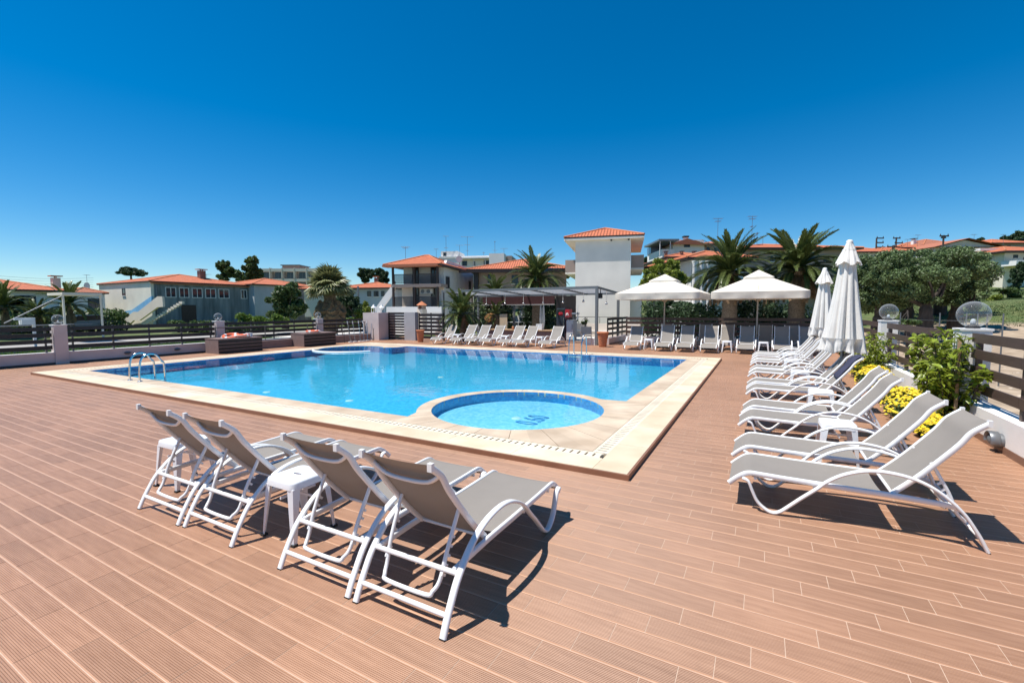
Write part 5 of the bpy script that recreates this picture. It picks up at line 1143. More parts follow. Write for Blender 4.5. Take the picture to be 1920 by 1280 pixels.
def block(label, px0, px1, dep, ye, yb, wall, roof='hip', ya=None, depth=8, drz=0, wins=(), m_roof='roof_tile', ov=.5, name='house', cat='house', group=None, ridge=None, gable=False, zb=None):
    """house from picture extents; drz turns it away from facing the camera; wins = (px,py_top,w_px,h_px[,leaves])"""
    pm = (px0+px1)/2; c = at(px0, ye, dep=dep); rz = YAW+R(drz); s = dep/FPX; zE = at(pm, ye, dep=dep).z; zB = at(pm, yb, dep=dep).z if zb is None else zb
    t = thing(name, label, cat, (c.x, c.y, 0), rz, group); W = span((c.x, c.y), rz, px1)
    MB().box(0, W, 0, depth, zB-1.0, zE).build('wall', wall, t)
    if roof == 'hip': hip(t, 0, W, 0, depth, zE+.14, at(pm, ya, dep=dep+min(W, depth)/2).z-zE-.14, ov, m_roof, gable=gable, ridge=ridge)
    elif roof == 'flat': MB().box(-.1, W+.1, -.1, depth+.1, zE+.001, zE+.25).build('parapet', wall, t)
    for q in wins:
        x = span((c.x, c.y), rz, q[0]); z1 = at(q[0], q[1], dep=dep).z; w_ = q[2]*s; h = q[3]*s; win(t, x, z1-h, w_, h, leaves=q[4] if len(q) > 4 else 2, frame=q[5] if len(q) > 5 else 'shutter_dark', fw=.05)
    return t, W, zE
# ---- beige and grey house with the outside stair
hx, hy = -60.9, 25.9; t = thing('beige_house', 'long beige and stained grey house with orange roof and outside stair', 'house', (hx, hy, 0)); WB = hx-at(185, 530, Y=hy).x; LB = at(466, 548, X=hx).y-hy
MB().box(-WB, 0, 0, .3, -.3, 4.9).build('front_wall', 'plaster_beige', t); MB().box(-WB, -.3, .301, LB, -.3, 4.9).build('core', 'plaster_beige', t)
MB().box(-.299, 0, .301, LB, -.3, 4.75).build('side_wall', 'concrete_old', t); MB().box(.0, .04, .301, LB, 2.0, 2.1).build('ledge', 'concrete_old', t)
hip(t, -WB, 0, 0, LB, 5.02, 1.25, .16); MB().box(.17, .36, -.1, LB, 4.70, 4.82).build('gutter', 'terracotta', t)
ys = [at(px, 550, X=hx).y-hy for px in (307, 333, 357, 382, 407, 432, 449, 465)]
for i in range(7):
    if i != 5: win(t, ys[i]+.15, 3.15, ys[i+1]-ys[i]-.3, 1.22, 'right', 0, leaves=2, fw=.09, sill=False, glass='window_glass')
q = at(313, 531, Y=hy).x; win(t, -(hx-at(230.5, 540, Y=hy).x)-.2, 3.45, .75, .85, 'front', 0, frame='shutter_dark', leaves=1)
MB().tube([(.12, .5, 4.6), (.12, .5, 0)], .06, 6).build('downpipe', 'grey_metal', t); MB().box(-.002, .05, 3.0, 4.6, 0, 2.3).build('door', 'wood_dark', t)
chimney(t, -3.5, LB-4.0, 5.3, 1.5, .7, 'skirting')
y2 = at(505, 548, X=hx).y-hy
t2 = thing('grey_annex', 'pale grey rendered annex at the end of the stained house', 'house', (hx+1.2, hy+LB+.02, 0)); MB().box(-9, 0, 0, y2-LB, -.3, 5.0).build('wall', 'concrete_pale', t2); hip(t2, -9, 0, 0, y2-LB+6, 5.15, 1.1, .4); MB().box(-9, -.3, y2-LB+.01, y2-LB+6, -.3, 5.0).build('rear_wall', 'concrete_old', t2)
st = thing('outside_stair', 'cream and blue outside stair climbing to the upper floor', 'stairs', (hx, 24.0, 0))
def ext(pts, Y, th, m, name):
    P = [at(px, py, Y=Y) for px, py in pts]; b = MB(); k = len(P); V = [(p.x-hx, Y-24.0, p.z) for p in P]+[(p.x-hx, Y-24.0+th, p.z) for p in P]; b._add(V, [tuple(range(k)), tuple(range(k, 2*k))[::-1]]+[(i, k+i, k+(i+1) % k, (i+1) % k) for i in range(k)]); b.build(name, m, st)
ext([(218, 608), (241, 609), (250, 600.6), (261, 600.6), (295, 576), (305.6, 575), (304, 555.6), (295, 555.6), (258.5, 584.4), (250, 584.4)], 24.0, .2, 'plaster_cream', 'outer_parapet')
ext([(202, 601), (204, 612), (222, 609), (250, 590), (284, 572), (284, 555), (274, 562), (247, 581), (235, 583), (220, 597)], 25.3, .2, 'blue_paint', 'inner_parapet')
for i in range(14):
    f = i/13; a = at(228+(300-228)*f, 0, Y=24.0).x-hx; z = .35+2.2*f; MB().box(a-.1, a+.55, .21, .42, z-.25, z).build('step', 'plaster_cream', st)
MB().box(-3.6, -3.2, .3, 1.2, -.2, 1.2).build('support', 'plaster_cream', st)
# ---- low white houses at the picture edge
ax = -56.0; y0, y1 = at(-70, 545, X=ax).y, at(110, 547, X=ax).y; zE = at(50, 545.5, X=ax).z
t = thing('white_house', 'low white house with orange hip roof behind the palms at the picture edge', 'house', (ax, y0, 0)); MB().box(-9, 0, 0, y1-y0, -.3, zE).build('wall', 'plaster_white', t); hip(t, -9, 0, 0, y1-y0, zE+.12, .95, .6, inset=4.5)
for px in (4, 22, 43): yy = at(px, 560, X=ax).y-y0; win(t, yy-.5, zE-2.4, 1.3, 2.0, 'right', 0, frame='shutter_dark', leaves=1)
chimney(t, -1.2, y1-y0+.2, zE-.3, 1.6, .55, 'plaster_cream')
t = thing('red_roof_house', 'small white house with dull red roof between palms and beige house', 'house', (-66, at(136, 550, X=-66).y, 0)); L = at(196, 550, X=-66).y-at(136, 550, X=-66).y; zE = at(160, 549, X=-66).z
MB().box(-8, 0, 0, L, -.3, zE).build('wall', 'plaster_white', t); hip(t, -8, 0, 0, L, zE+.05, .55, .3, 'roof_tile_old'); win(t, L*.45, zE-2.1, L*.45, 1.5, 'right', 0, frame='shutter_dark')
dish(164, 535.5, 58, .40, 'brown satellite dish beside the beige house roof'); antenna(163.5, 515, 535, 58, 'thin aerial above the satellite dish', ((.05, .5),))
antenna(388, 514, 526, 60, 'small aerial above the long orange roof', ((.05, 1.1),))
# ---- hotel on the far hill
t, W, zE = block('terraced brown hotel on the far hill with rows of balconies', 487, 603, 140, 505, 545, 'plaster_brown', 'none', depth=16, name='hotel', cat='hotel')
s = 140/FPX
for r, yr in enumerate((505, 524)):
    z = at(545, yr, dep=140).z
    for i in range(5):
        x = W*i/5; MB().box(x+.1, x+W/5-.25, -1.3, -1.1, z-.75, z+.15).build('balcony_front', 'plaster_cream', t); MB().box(x-.15, x+.12, -1.4, 0, z-3.1, z+.35).build('divider', 'plaster_cream', t); win(t, x+W/5*.25, z-3.05, W/5*.6, 2.2, leaves=2, frame='grey_metal', sill=False)
MB().box(W*.32, W*.60, 2, 9, zE, zE+1.3).build('roof_house', 'plaster_brown', t); MB().box(W*.30, W*.62, 1.6, 9.4, zE+1.31, zE+1.6).build('roof_slab', 'grey_metal', t); MB().box(-1.5, W*.3, 3, 10, zE+.02, zE+.5).build('roof_edge', 'grey_metal', t)
# ---- house with red roof behind the fan palm
t, W, zE = block('grey house with orange hip roof behind the fan palm and bushes', 640, 737, 52, 542, 590, 'concrete_pale', 'hip', 530, 9, -6, ((690, 546, 7, 10, 1), (702, 546, 9, 10), (716, 546, 6, 10, 1)), ov=.5)
MB().tube([(W*.52, -2.5, -1), (W*.52, -2.5, zE+.2)], .1, 6).build('porch_post', 'grey_metal', t); chimney(t, 2.5, 4, zE+.6, .9, .4, 'skirting')
block('low house with a small orange roof peeking out between tree and fan palm', 570, 600, 62, 543, 580, 'plaster_cream', 'hip', 535, 8)
# ---- two storey house with timber balconies
rz = R(16); c = at(735, 497, dep=42); t = thing('balcony_house', 'two storey white house with dark timber balconies and orange roof', 'house', (c.x, c.y, 0), rz); W = span(c, rz, 822); k = 42/FPX
zE, zS, zG = at(778, 499, dep=42).z, at(778, 533, dep=42).z, at(778, 575, dep=42).z; BD = 1.5; HD = 10.5
MB().box(.4, W, BD, HD, -.3, zE).build('wall', 'plaster_white', t); MB().box(.2, W-.02, BD-.02, BD-.002, zG, zS-.2).build('ground_front', 'plaster_cream', t)
MB().box(-.1, W+.35, -.1, BD-.021, zS-.28, zS).build('balcony_slab', 'plaster_brown', t); MB().box(-.4, W+.5, -.5, BD-.021, zG-.5, zG).build('porch_slab', 'plaster_white', t); MB().box(-.4, W+.5, -.45, BD-.021, -.3, zG-.501).build('porch_wall', 'plaster_white', t)
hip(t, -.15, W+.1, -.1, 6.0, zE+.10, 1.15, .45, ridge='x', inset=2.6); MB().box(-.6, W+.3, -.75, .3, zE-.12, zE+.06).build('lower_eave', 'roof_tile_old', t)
b = MB(); zz = at(834, 487, dep=43).z; z2 = at(888, 507, dep=51).z; b._add([(W+.002, 1.5, zE-.2), (W+.002, HD, zE-.2), (W+.002, HD, z2+.1), (W+.002, 2.4, zz), (W-.25, 1.5, zE-.2), (W-.25, HD, zE-.2), (W-.25, HD, z2+.1), (W-.25, 2.4, zz)], [(0,1,2,3),(7,6,5,4),(0,3,7,4),(1,5,6,2),(2,6,7,3)]); b.build('gable_wall', 'plaster_white', t)
hip(t, .4, W-.4, 6.5, HD+.5, zE+.1, .9, .3, name='rear_roof')
for x in (.0, W*.47, W-.1):
    for z0, z1 in ((zG, zS-.28), (zS, zE-.02)): MB().box(x, x+.17, -.1, .07, z0, z1).build('post', 'wood_dark', t)
for z in (zS, zG):
    MB().tube([(0, 0, z+.88), (W, 0, z+.88)], .03, 6).build('handrail', 'dark_metal', t); MB().tube([(0, 0, z+.08), (W, 0, z+.08)], .02, 6).build('bottom_rail', 'dark_metal', t)
    bars_ = MB()
    for i in range(46): bars_.box(W*i/46+.02, W*i/46+.062, -.02, .02, z+.08, z+.88)
    struct(bars_.build('balusters', 'dark_metal', t), 'stuff')
    for px, w_ in ((762, 13), (797, 16)): x = span(c, rz, px); win(t, x, z+.02, w_*k, 2.05, 'front', BD-.02, frame='wood_dark', fw=.1, sill=False, name='balcony_door')
for px in (779, 790): x = span(c, rz, px); a = MB().box(x, x+.62, BD-.36, BD-.022, zS-.85, zS-.38).build('air_conditioner', 'ac_white', t); bb = MB().lathe([(0, 0), (.17, .0), (.18, .02)], 16); bb.v = [(X_+x+.24, BD-.364-Z_, Y_+zS-.615) for X_, Y_, Z_ in bb.v]; bb.build('fan_grille', 'grey_metal', a)
win(t, 1.9, zE-2.0, 1.0, 1.15, 'right', W+.004, frame='grey_metal'); win(t, 8.8, zE-2.3, .7, 1.4, 'right', W+.004, frame='wood_dark')
ys = MB(); ys._add([(-2.6, .6, zG-1.6), (-2.6, .8, zG-1.6), (-.1, .8, zS-.6), (-.1, .6, zS-.6), (-2.6, .6, zG-.7), (-2.6, .8, zG-.7), (-.1, .8, zS+.3), (-.1, .6, zS+.3)], [(0,1,2,3),(7,6,5,4),(0,4,5,1),(1,5,6,2),(2,6,7,3),(3,7,4,0)]); ys.build('stair_parapet', 'plaster_white', t)
dish(861, 486, 50, .36, 'grey satellite dish on the roof beside the balcony house'); antenna(760.5, 463, 482, 44, 'aerial rising from the balcony house roof', ((.0, .8), (.12, .5)))
t_ = thing('garden_oven', 'small brick garden oven chimney with tiled cap before the balcony house', 'chimney', (*at(791, 586, dep=36).xy, 0)); z_ = at(791, 571, dep=36).z; MB().box(-.28, .28, -.28, .28, -.2, z_-.35).build('shaft', 'plaster_cream', t_)
for sx in (-.2, .2): MB().box(sx-.06, sx+.06, -.2, .2, z_-.349, z_-.05).build('upright', 'plaster_brown', t_)
MB().lathe([(.55, z_-.05), (.5, z_), (.0, z_+.28)], 4).build('tiled_cap', 'terracotta', t_)
# ---- roofs between balcony house and tower
t, W, zE = block('brown walled house with wide orange roof beside the balcony house', 893, 1062, 46, 508, 560, 'plaster_brown', 'hip', 487, 12, -4, ((915, 515, 10, 16), (960, 516, 12, 16)), ov=.9)
MB().box(-.2, .25, -.6, .1, -.2, zE).build('porch_post', 'dark_metal', t); MB().box(-1.5, W, -1.4, -.95, zE-.25, zE-.05).build('porch_beam', 'wood_dark', t)
t, W, zE = block('white flat roofed apartment block crowded with aerials', 824, 948, 74, 484, 520, 'plaster_white', 'flat', depth=14, drz=-8, wins=((868, 490, 9, 9), (888, 491, 4, 8, 1), (908, 490, 10, 9)), cat='apartment block', name='apartment_block')
MB().box(.1, 2.9, .5, 5, zE+.26, zE+1.15).build('stair_house', 'plaster_white', t); win(t, .5, zE+.4, .5, .55, 'front', .5, leaves=1, frame='shutter_dark', sill=False)
MB().box(3.2, W*.78, -1.2, -.05, zE-.25, zE-.05).build('canopy', 'plaster_white', t); MB().box(W*.78, W, -1.2, 1, zE-2, zE+.45).build('end_wall', 'plaster_white', t); MB().box(W*.88, W+.9, 1.01, 9, zE-2, zE+.3).build('brown_gable', 'plaster_brown', t)
for x in (W*.35, W*.55, W*.72): MB().tube([(x, -1.1, zE-2.2), (x, -1.1, zE-.26)], .05, 6).build('canopy_post', 'ac_white', t)
for i, (px, pt, pb, arms) in enumerate(((836.5, 443, 472, ((.0, .9), (.75, .6))), (862, 460, 482, ((.0, 1.2),)), (876.5, 444, 480, ((.0, 2.0), (.42, .9), (.72, .5))), (928, 452, 477, ((.05, .3), (.7, .7))), (945, 466, 484, ((.0, 1.2),)), (818, 467, 480, ((.0, .7),)), (907, 472, 482, ((.2, .4),)))):
    antenna(px, pt, pb, 74, f'television aerial on the apartment block roofs, {ORD[i]} in order of listing' if False else ['tall thin aerial above the stair house', 'short aerial between the two tallest ones', 'tallest aerial with a long cross boom', 'slim aerial at the brown gable', 'small aerial over the brown gable edge', 'small aerial beside the balcony house ridge', 'tiny aerial over the canopy roof'][i], arms, .045)
# ---- white tower house
rz = R(14.5); c = at(1079, 455, dep=36); W = span(c, rz, 1181.5); zE = at(1130, 453, dep=36.5).z
t = thing('tower_house', 'tall plain cream house with overhanging orange hip roof', 'house', (c.x, c.y, 0), rz)
MB().box(0, W, 0, 9, -.3, zE).build('wall', 'plaster_tower', t)
rf = hip(t, -.55, W+.65, 0, 9, zE+.26, 1.05, .30, ridge='y', inset=3.0, eave=.10); rf.name = 'roof'
MB().box(-.86, W+.96, -.285, 9.28, zE+.001, zE+.155).build('soffit', 'plaster_tower', t)
for s, x0, x1 in ((-1, -.95, -.02), (1, W+.02, W+1.0)):
    z = at(1070 if s < 0 else 1192, 512 if s < 0 else 506, dep=38).z; MB().box(x0, x1, 1.2, 8, z-.12, z).build('balcony_slab', 'plaster_tower', t); MB().box(x0 if s < 0 else x1-.1, x0+.1 if s < 0 else x1, 1.2, 8, z+.001, z+1.0).build('balcony_wall', 'plaster_brown', t); MB().box(x0+.1 if s < 0 else x0, x1 if s < 0 else x1-.1, 1.2, 1.3, z+.001, z+1.0).build('balcony_front', 'plaster_brown', t)
b = MB(); b._add([(W+.3, .8, 2.2), (W+1.2, .8, 3.0), (W+1.2, .8, 4.0), (W+.9, .8, 4.0), (W+.3, .8, 3.0), (W+.3, 1.0, 2.2), (W+1.2, 1.0, 3.0), (W+1.2, 1.0, 4.0), (W+.9, 1.0, 4.0), (W+.3, 1.0, 3.0)], [(0,1,2,3,4),(9,8,7,6,5)]+[(i, 5+i, 5+(i+1) % 5, (i+1) % 5) for i in range(5)]); b.build('stair_parapet', 'plaster_tower', t)
for px in (1145, 1177): x = span(c, rz, px); MB().box(x-.06, x+.06, -.1, -.002, zE-.12, zE-.02).build('lamp', 'dark_metal', t)
MB().box(W-.01, W+.9, 1.0, 9, -.3, 2.6).build('shaded_wing', 'plaster_white', t)
antenna(1131, 428.5, 434, 38, 'low flat aerial on the tower house ridge', ((.0, .9),), .02)
# ---- terrace rail and beige wall in front of the tower
t = thing('terrace_wall', 'low tan terrace wall with thin railing before the tower house', 'wall', (*at(1076, 610, Y=27).xy, 0)); W = at(1200, 610, Y=27).x-at(1076, 610, Y=27).x; MB().box(0, W, 0, .2, 0, .78).build('wall_body', 'plaster_cream', t); MB().box(0, W, -.05, .25, .30, .36).build('ledge', 'plaster_white', t); MB().tube([(0, .1, 1.18), (W, .1, 1.18)], .018, 6).build('top_rail', 'dark_metal', t)
for i in range(6): MB().tube([(W*i/5, .1, .78), (W*i/5, .1, 1.18)], .015, 6).build('rail_post', 'dark_metal', t)
ptree('potted_plant', 'leafy potted plant on the terrace wall before the tower house', 1097, 612, 24, [(1097, 604, 7, 5)], 'tree_leaf', 500, .07, 71, .03, cat='plant', k=5)
# ---- hill houses
t, W, zE = block('white gabled house high on the hill with a tall chimney', 1262, 1318, 66, 457, 520, 'plaster_white', 'none', depth=9, wins=((1280, 457.5, 11, 6),))
s = 66/FPX; zA = at(1285, 448, dep=66).z; b = MB(); b._add([(-.6, -.6, zE-.1), (W+.6, -.6, zE-.3), (W*.42, -.6, zA), (-.6, 9, zE-.1), (W+.6, 9, zE-.3), (W*.42, 9, zA)], [(0,1,2),(5,4,3),(0,2,5,3),(1,4,5,2)]); b.build('gable_roof', 'roof_tile_old', t)
MB().box(.1, W-.1, -.05, -.002, zE-.12, zE+.55).build('gable_face', 'plaster_white', t); x = W*.52; MB().box(x, x+.55, 2, 2.5, zE+.3, at(1295, 441, dep=66).z).build('chimney', 'plaster_white', t); MB().box(x-.12, x+.67, 1.88, 2.62, at(1295, 441, dep=66).z+.01, at(1295, 438, dep=66).z).build('chimney_cap', 'dark_metal', t)
t, W, zE = block('white terrace with dark awning beside the hill house', 1242, 1262, 64, 467, 510, 'plaster_white', 'none', depth=7); MB().box(-.8, W+.3, -1, 6, zE+1.0, zE+1.25).build('awning', 'grey_metal', t); MB().box(-.1, W, 5, 6.9, zE, zE+1.0).build('glazed_end', 'car_blue', t)
for x in (-.6, W*.5): MB().tube([(x, -.8, zE-1), (x, -.8, zE+1.0)], .06, 6).build('awning_post', 'ac_white', t)
block('dark timber house wing beside the white hill house', 1319, 1352, 67, 459, 520, 'plaster_brown', 'hip', 454, 9, 0, ((1322, 464, 6, 6, 1), (1336, 464, 8, 8)), m_roof='roof_tile_old')
t, W, zE = block('low house with orange hip roof and three small chimneys below the hill house', 1252, 1336, 50, 484, 540, 'plaster_white', 'hip', 474, 9, 0, ((1300, 490, 8, 9), (1320, 490, 8, 9)))
for px in (1251, 1281, 1304): x = span(t.location, YAW, px); chimney(t, x, .8, zE+.1, .55, .3, 'skirting', 'skirting_dark')
block('brown gabled dormer house below the orange hip roof', 1266, 1284, 46, 496, 540, 'plaster_cream', 'hip', 489, 6, 0, (), 'roof_tile_old', ov=.3)
# columned house behind the palms
t, W, zE = block('white house with tall porch columns and an orange roof behind the palm', 1297, 1392, 34, 487, 600, 'plaster_white', 'hip', 471, 9, 4, ((1345, 500, 14, 30),), ov=.7, zb=0)
for px in (1292, 1305, 1316): x = span(t.location, YAW+R(4), px); MB().lathe([(.20, 0), (.20, .2), (.16, .25), (.15, zE-.4), (.22, zE-.2), (.22, zE-.15)], 14).build('column', 'plaster_white', t, (x, -.75, 0))
t, W, zE = block('long house with a scalloped orange eave behind the two big palms', 1385, 1592, 40, 468, 600, 'plaster_brown', 'hip', 458, 10, 2, ((1402, 478, 9, 9), (1440, 480, 12, 10), (1540, 482, 10, 8)), ov=.6, zb=0)
MB().box(W*.55, W*.78, -1.8, -.01, 3.0, 3.15).build('awning', 'concrete_pale', t)
for i, (px, pt, pb, arms) in enumerate(((1345, 410, 462, ((.0, .9), (.1, .5))), (1409, 405, 462, ((.02, .8), (.1, .6), (.35, .2))), (1414, 441, 462, ((.1, .2),)), (1419, 435, 462, ((.1, .2),)), (1430, 444, 462, ((.0, .4),)), (1455, 448, 462, ((.1, .5),)))):
    antenna(px, pt, pb, 44, ['tall aerial left of the first big palm', 'tallest aerial above the scalloped roof', 'short mast beside the tallest aerial', 'second short mast beside the tallest aerial', 'short aerial with a ball top', 'faint aerial between the two big palms'][i], arms, .03)
# ---- town on the right
block('long low house with orange roof behind the closed parasol', 1602, 1660, 62, 474, 540, 'plaster_cream', 'hip', 464, 9, 0, ((1612, 478, 6, 6), (1640, 478, 6, 6)))
block('orange roofed house behind the middle of the olive crowns', 1652, 1700, 66, 472, 540, 'plaster_white', 'hip', 463, 9, 3, ((1668, 476, 6, 6),))
block('small orange roofed house left of the big gable', 1690, 1740, 70, 466, 540, 'plaster_cream', 'hip', 459, 9, -3, ((1712, 470, 6, 6),))
t, W, zE = block('house with dull red roof and chimney touching the big gable', 1732, 1790, 72, 461, 540, 'plaster_cream', 'hip', 449, 9, 0, (), 'roof_tile_old'); chimney(t, 1.0, 3, zE+.4, 1.0, .5, 'plaster_white', 'dark_metal')
t, W, zE = block('big cream building with a wide low gable facing the pool', 1752, 1868, 64, 463, 545, 'plaster_cream', 'none', depth=14, drz=2)
zA = at(1805, 447, dep=64).z; b = MB(); b._add([(-.6, -.6, zE-.05), (W+.6, -.6, zE-.05), (W*.45, -.6, zA), (-.6, 14, zE-.05), (W+.6, 14, zE-.05), (W*.45, 14, zA)], [(0,2,5,3),(1,4,5,2),(0,3,4,1)]); b.build('gable_roof', 'roof_tile_old', t)
b = MB(); b._add([(0, -.01, zE-.06), (W, -.01, zE-.06), (W*.45, -.01, zA-.2)], [(0, 1, 2)]); b.build('gable_face', 'plaster_beige', t); MB().box(W*.1, W*.92, -.35, -.012, zE-1.9, zE-1.6).build('cornice', 'plaster_white', t); MB().box(W*.2, W*.95, -.3, -.012, zE-.55, zE-.35).build('upper_cornice', 'plaster_white', t)
t, W, zE = block('white house with balconies on the slope beside the olive crowns', 1838, 1882, 48, 470, 560, 'plaster_white', 'flat', depth=9, wins=((1849, 474, 7, 10, 1), (1864, 472, 7, 12, 1), (1866, 499, 8, 10, 1)))
for yr in (484, 510): z = at(1860, yr, dep=48).z; MB().box(.2, W*.75, -1.0, -.01, z-.75, z).build('balcony', 'plaster_white', t)
MB().box(W*.78, W+.2, -.5, -.01, -.2, zE).build('corner_pier', 'plaster_white', t)
t, W, zE = block('beige house with orange roof and striped awning at the picture edge', 1884, 1965, 46, 474, 560, 'plaster_beige', 'hip', 463, 9, 0, ((1893, 478, 8, 6), (1912, 482, 8, 8)), ov=.8); z = at(1895, 498, dep=46).z; MB().box(-.3, W*.5, -1.4, -.01, z-.1, z+.35).build('balcony', 'plaster_white', t); MB().box(-.3, W*.5, -1.3, -.02, z+.36, z+.4).build('awning', 'ac_white', t)
block('orange roofed house on the ridge behind the slope houses', 1860, 1915, 78, 457, 540, 'plaster_brown', 'hip', 449, 9, 0, ((1880, 460, 6, 5),))
def pole(px, pyt, pyb, dep, arms, label, w_=.10):
    a = at(px, pyb, dep=dep); H = at(px, pyt, dep=dep).z-a.z; t = thing('utility_pole', label, 'utility pole', a, YAW, 'utility poles'); MB().tube([(0, 0, -2), (0, 0, H)], w_, 7).build('pole', 'bark', t)
    for f, x0, x1 in arms: o = MB().box(x0, x1, -.06, .06, H*(1-f)-.08, H*(1-f)+.08).build('crossarm', 'bark', t); [MB().lathe([(.05, 0), (.06, .08), (.03, .2), (0, .22)], 8).build('insulator', 'black', o, (q, 0, H*(1-f)+.08)) for q in (x0+.08, x1-.08)]
pole(1642, 446, 478, 68, ((.02, 0, 1.05), (.28, 0, 1.05), (.55, 0, 1.05)), 'utility pole with three one sided crossarms above the orange roofs')
pole(1679, 445, 478, 70, ((.05, -.5, .6), (.32, -.2, 1.0), (.55, -.4, .9)), 'utility pole with staggered crossarms above the orange roofs')
pole(1767, 441, 480, 60, ((.04, -.5, .65), (.12, -.3, .3)), 'utility pole standing before the big cream gable')
pole(1674, 460, 485, 66, ((.1, -.9, .2),), 'short pale pole beside the staggered utility pole', .16)
for i, (px, pt, pb) in enumerate(((1720, 441, 462), (1701, 449, 464), (1881, 440, 455), (1826, 440, 450))): antenna(px, pt, pb, 70, ['aerial above the small orange roofs', 'faint short aerial above the orange roofs', 'aerial above the ridge house', 'aerial behind the big gable'][i], ((.0, .8),), .03)
# chain link fence across the bare plot
t = thing('wire_fence', 'wire fence with thin grey posts across the bare plot', 'fence', (0, 0, 0))
WP = [(p.x, p.y) for p in (at(px, 600, dep=d) for px, d in ((1610, 15.5), (1688, 13.5), (1762, 12.2), (1812, 11.7), (1833, 11.3), (1851, 11.0), (1881, 10.6), (1935, 10.0)))]
for i, (x, y) in enumerate(WP): MB().tube([(x, y, -.3), (x, y, 1.55)], .015, 6).build('post', 'grey_metal', t)
for z in (.15, .75, 1.35):
    for i in range(len(WP)-1): MB().tube([(*WP[i], z), (*WP[i+1], z)], .0035, 4).build('wire', 'grey_metal', t)
rg = random.Random(5); b = MB()
RM = []
for j in range(3):
    b = MB(); V = []; k = 8
    for i_, (r, z) in enumerate(((.6, 0), (1.0, .25), (.85, .55), (.35, .75))): V += [(r*math.cos(2*PI*q/k)*rg.uniform(.75, 1.15), r*math.sin(2*PI*q/k)*rg.uniform(.75, 1.15), z*rg.uniform(.85, 1.1)) for q in range(k)]
    b._add(V, [(a*k+q, a*k+(q+1) % k, (a+1)*k+(q+1) % k, (a+1)*k+q) for a in range(3) for q in range(k)]+[tuple(range(3*k, 4*k))]); RM.append(b)
mass = MB()
for i in range(900):
    x, y = 2.9+rg.random()**1.3*9, rg.uniform(4, 19); s = rg.uniform(.012, .05)*(2.2 if rg.random() < .06 else 1); a = rg.uniform(0, 6.28); M = Matrix.Translation((x, y, hz(x, y)-.005)) @ Matrix.Rotation(a, 4, 'Z') @ Matrix.Scale(s, 4); src = RM[i % 3]; mass._add([M @ Vector(v) for v in src.v], src.f)
struct(tag(mass.build('gravel', 'rock'), 'loose stones scattered over the bare plot beyond the slat fence', 'gravel'), 'stuff')
# grass beside the left wall
mat('slope_grass', (0.058, 0.092, 0.020), 0.6, rnd=0.45, transl=0.2)
def grass(name, x0, x1, y0, y1, n, h, label, seed, m='weed_leaf'):
    rg = np.random.RandomState(seed); X = rg.uniform(x0, x1, n); Y = rg.uniform(y0, y1, n); Z = terrain_h(X, Y); a = rg.uniform(0, 6.28, n); hh = h*rg.uniform(.4, 1.3, n); w_ = .012+.014*rg.rand(n)*h/.12; lx, ly = rg.normal(0, .35, n)*hh, rg.normal(0, .35, n)*hh
    V = np.stack([np.stack([X-w_*np.cos(a), Y-w_*np.sin(a), Z-.01], -1), np.stack([X+w_*np.cos(a), Y+w_*np.sin(a), Z-.01], -1), np.stack([X+lx, Y+ly, Z+hh], -1)], 1).reshape(-1, 3)
    me = bpy.data.meshes.new(name); me.from_pydata(V.tolist(), [], np.arange(3*n).reshape(-1, 3).tolist()); me.materials.append(MATS[m]); struct(tag(obj(name, me), label, 'grass'), 'stuff')
grass('grass', -28, -19.85, 1, 18, 26000, .16, 'green grass strip beyond the lilac wall', 1)
grass('grass', 6, 26, 27, 46, 36000, .07, 'rough grass on the slope behind the olive trees', 2, 'slope_grass')
# parked cars and carport on the grass side
def car(px, py, X, rz, m, label):
    p = at(px, py, X=X); t = thing('parked_car', label, 'car', (X, p.y, -.06), rz, 'cars parked beyond the grass')
    side = [(-2.0, .35), (-2.0, .75), (-1.85, .86), (-1.15, .92), (-.6, 1.38), (.75, 1.42), (1.45, .98), (2.0, .88), (2.05, .40)]; b = MB(); k = len(side); b._add([(x, -.78, z) for x, z in side]+[(x, .78, z) for x, z in side], [tuple(range(k))[::-1], tuple(range(k, 2*k))]+[(i, (i+1) % k, k+(i+1) % k, k+i) for i in range(k)]); b.build('body', m, t)
    for s in (-1, 1):
        g = MB(); pts = [(-1.0, .95), (-.56, 1.33), (.70, 1.36), (1.25, 1.0)]; g._add([(x, s*.785, z) for x, z in pts], [(0, 1, 2, 3) if s < 0 else (3, 2, 1, 0)]); g.build('side_window', 'car_glass', t)
        for x in (-1.25, 1.3): w_ = MB().lathe([(.14, -.1), (.31, -.1), (.32, 0), (.31, .1), (.14, .1)], 16); w_.v = [(x+a, s*.72+c_, .32+b_) for a, b_, c_ in w_.v]; o = w_.build('wheel', 'rubber', t); h_ = MB().lathe([(0, .105), (.19, .105)], 12); h_.v = [(x+a, s*(.72+c_), .32+b_) for a, b_, c_ in h_.v]; h_.build('hubcap', 'steel', o)
        MB().box(-2.03, -2.001, s*.6-.12, s*.6+.12, .62, .74).build('headlight', 'ac_white', t)
    for pts in (((-1.13, .95), (-.62, 1.36)), ((.78, 1.40), (1.42, 1.01))): g = MB(); (a, b_), (c_, d_) = pts; g._add([(a, -.7, b_+.012), (a, .7, b_+.012), (c_, .62, d_+.012), (c_, -.62, d_+.012)], [(0, 1, 2, 3)]); g.build('windscreen', 'car_glass', t)
car(164, 628, -47, R(80), 'car_blue', 'dark blue car parked beyond the fence near the carport')
t = thing('white_carport', 'white metal canopy frame on thin posts before the palms', 'canopy', (-33, 0, 0)); a, b_ = at(115, 548, X=-33), at(190, 548, X=-33)
MB().box(-2.0, .1, a.y, b_.y, a.z-.14, a.z).build('roof_sheet', 'plaster_beige', t)
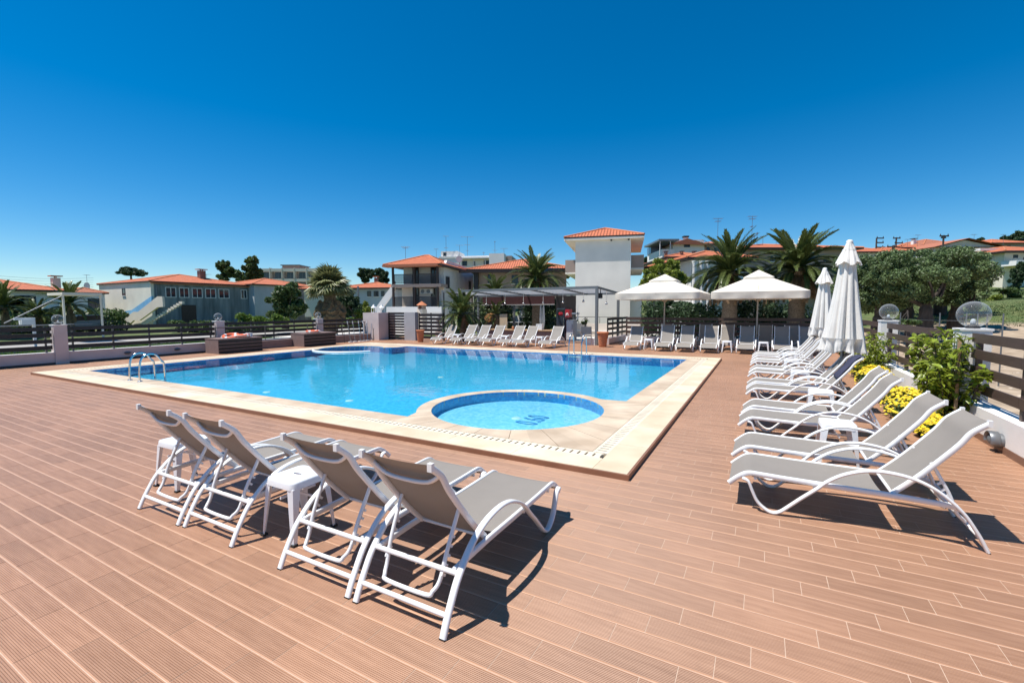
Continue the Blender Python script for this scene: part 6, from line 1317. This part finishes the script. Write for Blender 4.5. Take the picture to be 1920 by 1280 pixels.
for y in (a.y+.05, b_.y-.05): MB().box(-.04, .04, y-.04, y+.04, -.1, a.z-.141).build('post', 'plaster_beige', t)
MB().tube([(0, a.y, a.z-.2), (0, a.y-2.2, a.z-1.6)], .03, 6).build('brace', 'grey_metal', t); MB().tube([(0, a.y-3.6, a.z-1.75), (0, b_.y-.5, a.z-1.72)], .03, 6).build('lower_rail', 'grey_metal', t)
t = thing('white_pergola_frame', 'small white frame with a box on it before the palms at the picture edge', 'frame', (-31, 0, 0)); a, b_ = at(26, 598, X=-31), at(65, 597, X=-31)
MB().box(-.06, .06, a.y, b_.y, a.z-.06, a.z+.06).build('beam', 'ac_white', t); MB().box(-.06, .06, b_.y-.1, b_.y, -.1, a.z-.061).build('post', 'ac_white', t); c = at(50, 603, X=-31); MB().box(-.2, .2, c.y-.22, c.y+.2, c.z-.14, c.z+.10).build('meter_box', 'ac_white', t)
for i in range(5):   # overhead wires
    p = at(-20, 516+i*5, dep=70); q = at(175, 521+i*4.2, dep=85); t = MB().tube(smooth_path([p, p.lerp(q, .5)-Vector((0, 0, .35)), q], 6), .022, 4).build('overhead_wire', 'aerial'); tag(t, f'thin overhead wire in the sky above the low white house, {ORD[i]} from the top', 'wire', 'overhead wires')

# dark hedges closing the view; bar and parasol ones added to imitate garden shade
def hedge(label, pts, w_, h, n, seed, m='pine_leaf', size=.10):
    x0, y0 = pts[0]; t = thing('hedge', label, 'hedge', (x0, y0, hz(x0, y0))); rg = random.Random(seed); C = []; st = MB()
    for i in range(len(pts)-1):
        a, b = Vector(pts[i]), Vector(pts[i+1]); L = (b-a).length; k = max(2, int(L/(w_*.7)))
        for j in range(k):
            p = a.lerp(b, (j+.5)/k)-Vector((x0, y0)); C += [(p.x+rg.uniform(-.2, .2), p.y+rg.uniform(-.2, .2), h*.30, w_*.6, w_*.6, h*.34), (p.x+rg.uniform(-.3, .3), p.y+rg.uniform(-.3, .3), h*rg.uniform(.6, .8), w_*.55, w_*.55, h*.30*rg.uniform(.8, 1.2))]
            MB().tube([(p.x, p.y, -.2), (p.x+.05, p.y, h*.7)], .05, 6).build('stem', 'bark', t)
    obj('foliage', leaf_mesh('foliage', m, C, n, size, seed, shell=2.0), t)
def row(pxs, dep): return [at(px, 600, dep=dep).xy[:] for px in pxs]
hedge('added dark foliage standing for the shade of the bar garden', row((842, 930, 1010, 1074), 30), 1.5, 2.5, 12000, 81)
hedge('added dark foliage standing for the shade behind the parasol row', row((1200, 1290, 1390, 1480, 1560), 27.5), 1.5, 2.3, 15000, 82)
hedge('dark hedge behind the parked cars and carport', row((-40, 60, 150, 235), 37), 1.8, 1.9, 12000, 83, 'tree_leaf', .13)
hedge('low scrub below the stained concrete wall', row((330, 420, 500), 37), 1.2, 1.0, 5000, 84, 'tree_leaf', .12)
